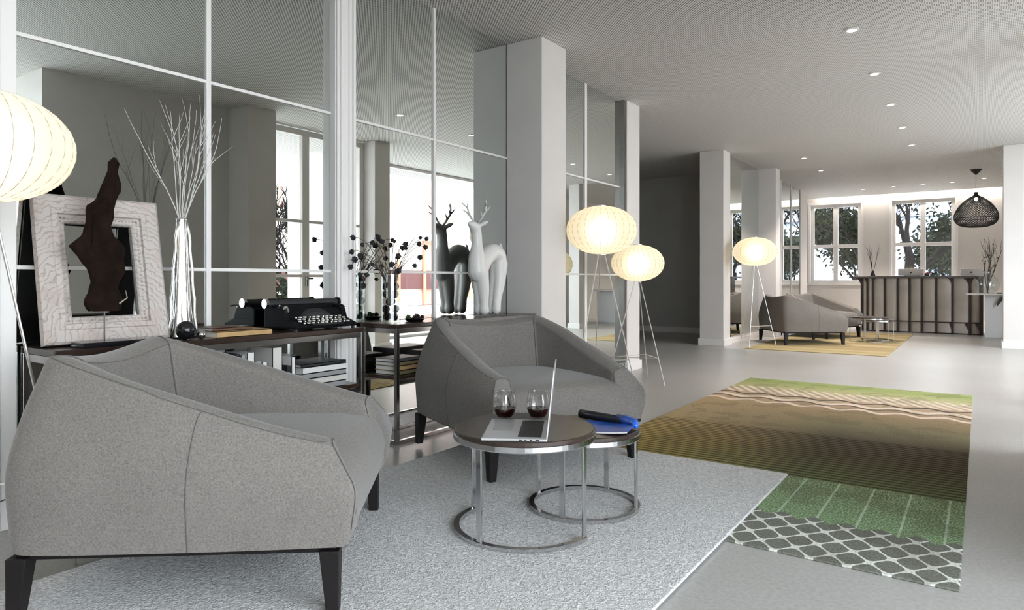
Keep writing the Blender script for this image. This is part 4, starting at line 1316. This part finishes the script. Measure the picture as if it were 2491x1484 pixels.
branch_vase('bud_vase', 'slim dark bud vase at the left end of the counter', 'bare twigs at the left end of the counter', (-1.93, CY + .35, 1.1685), [(0, 0), (.045, 0), (.05, .02), (.03, .08), (.022, .12), (.016, .12), (.02, .08), (0, .03)], .04, 4, .66, .5, (.0, 0), 5, CHARC, .007)
# side table with a round glass vase
st_ = thing('side_console', 'marble-topped side console beside the counter', 'console table', (.35, 15.62, 0))
MARB = pm('pale_marble', (.62, .60, .57), .25, var=.12, vscale=6)
MB().box(-.585, .75, -.20, .26, .805, .835).build('top', MARB, st_, bevel=.004)
MB().box(-.285, .70, .02, .22, 0, .805).build('white_base', pm('white_lacquer', (.66, .66, .66), .35), st_, bevel=.004)
MB().prism([(0, .805)] + [(-.16 * math.sin(PI / 2 * k / 8), .805 - .22 * (1 - math.cos(PI / 2 * k / 8))) for k in range(8, -1, -1)] + [(0, .55)], lambda u, v: (.05 + u, -.10, v), lambda u, v: (.05 + u, -.06, v)).build('bracket', RIB, st_)
MB().prism([(0, .0), (-.05, .0), (-.03, .15), (0, .25)], lambda u, v: (.07 + u, -.10, v), lambda u, v: (.07 + u, -.06, v)).build('foot', RIB, st_)
branch_vase('round_glass_vase', 'bulbous clear glass vase on the marble side console', 'budding branches in the glass vase by the right column', (.10, 15.58, .8355),
            [(0, .004), (.10, 0), (.17, .06), (.20, .15), (.18, .25), (.11, .34), (.075, .40), (.085, .42), (.079, .42), (.069, .40), (.104, .34), (.173, .25), (.193, .15), (.163, .066), (.09, .010), (0, .010)], .02, 6, 1.25, .42, (-.02, .0), 15, CLEAR, .009, 60)
tag(MB().box(-.06, .06, -.09, .09, 0, .02).build('stone_tray', CHARC, bevel=.004, loc=(.30, 15.50, .8355)), 'small dark tray at the right of the round glass vase', 'tray')

# ------------------------------------------------------------------ woven pendant
pd = thing('pendant_lamp', 'dark woven wire pendant lamp hanging over the counter', 'pendant lamp', (-.078, 15.95, 0))
MB().lathe([(.10, H - .001), (.10, H - .012), (.012, H - .105), (0, H - .105)][::-1], 28).build('ceiling_canopy', BLACKM, pd)
MB().tube([(0, 0, H - .10), (0, 0, 2.76)], .004, 6).build('cord', BLACKM, pd)
MB().lathe([(.0, 2.79), (.028, 2.79), (.034, 2.74), (.06, 2.715), (.115, 2.685), (.12, 2.675), (.03, 2.69), (0, 2.69)][::-1], 28).build('cap', BLACKM, pd)
pr = [(.10, 2.690), (.17, 2.64), (.235, 2.58), (.290, 2.51), (.335, 2.43), (.362, 2.35), (.365, 2.28), (.340, 2.21), (.285, 2.155), (.20, 2.122), (.14, 2.116)]
PM = MB()
def prc(t):
    f = t * (len(pr) - 1); i = min(int(f), len(pr) - 2); f -= i
    return pr[i][0] + (pr[i + 1][0] - pr[i][0]) * f, pr[i][1] + (pr[i + 1][1] - pr[i][1]) * f
for s in (-1, 1):
    for k in range(46):
        a0 = 2 * PI * k / 46
        pts = []
        for j in range(27):
            r_, z_ = prc(j / 26); t = a0 + s * 2.4 * j / 26
            pts.append((r_ * math.cos(t), r_ * math.sin(t), z_))
        PM.tube(pts, .0042, 4)
for (r_, z_) in (pr[0], pr[-1], pr[6]):
    PM.tube([(r_ * math.cos(2 * PI * k / 48), r_ * math.sin(2 * PI * k / 48), z_) for k in range(48)], .006, 5, closed=True)
tag(PM.build('wire_mesh', BLACKM, pd), kind='stuff')
MB().ball((0, 0, 2.655), .035, 14, 10).build('bulb', emit('pendant_bulb', (1, .93, .82), 30), pd, smooth=True)
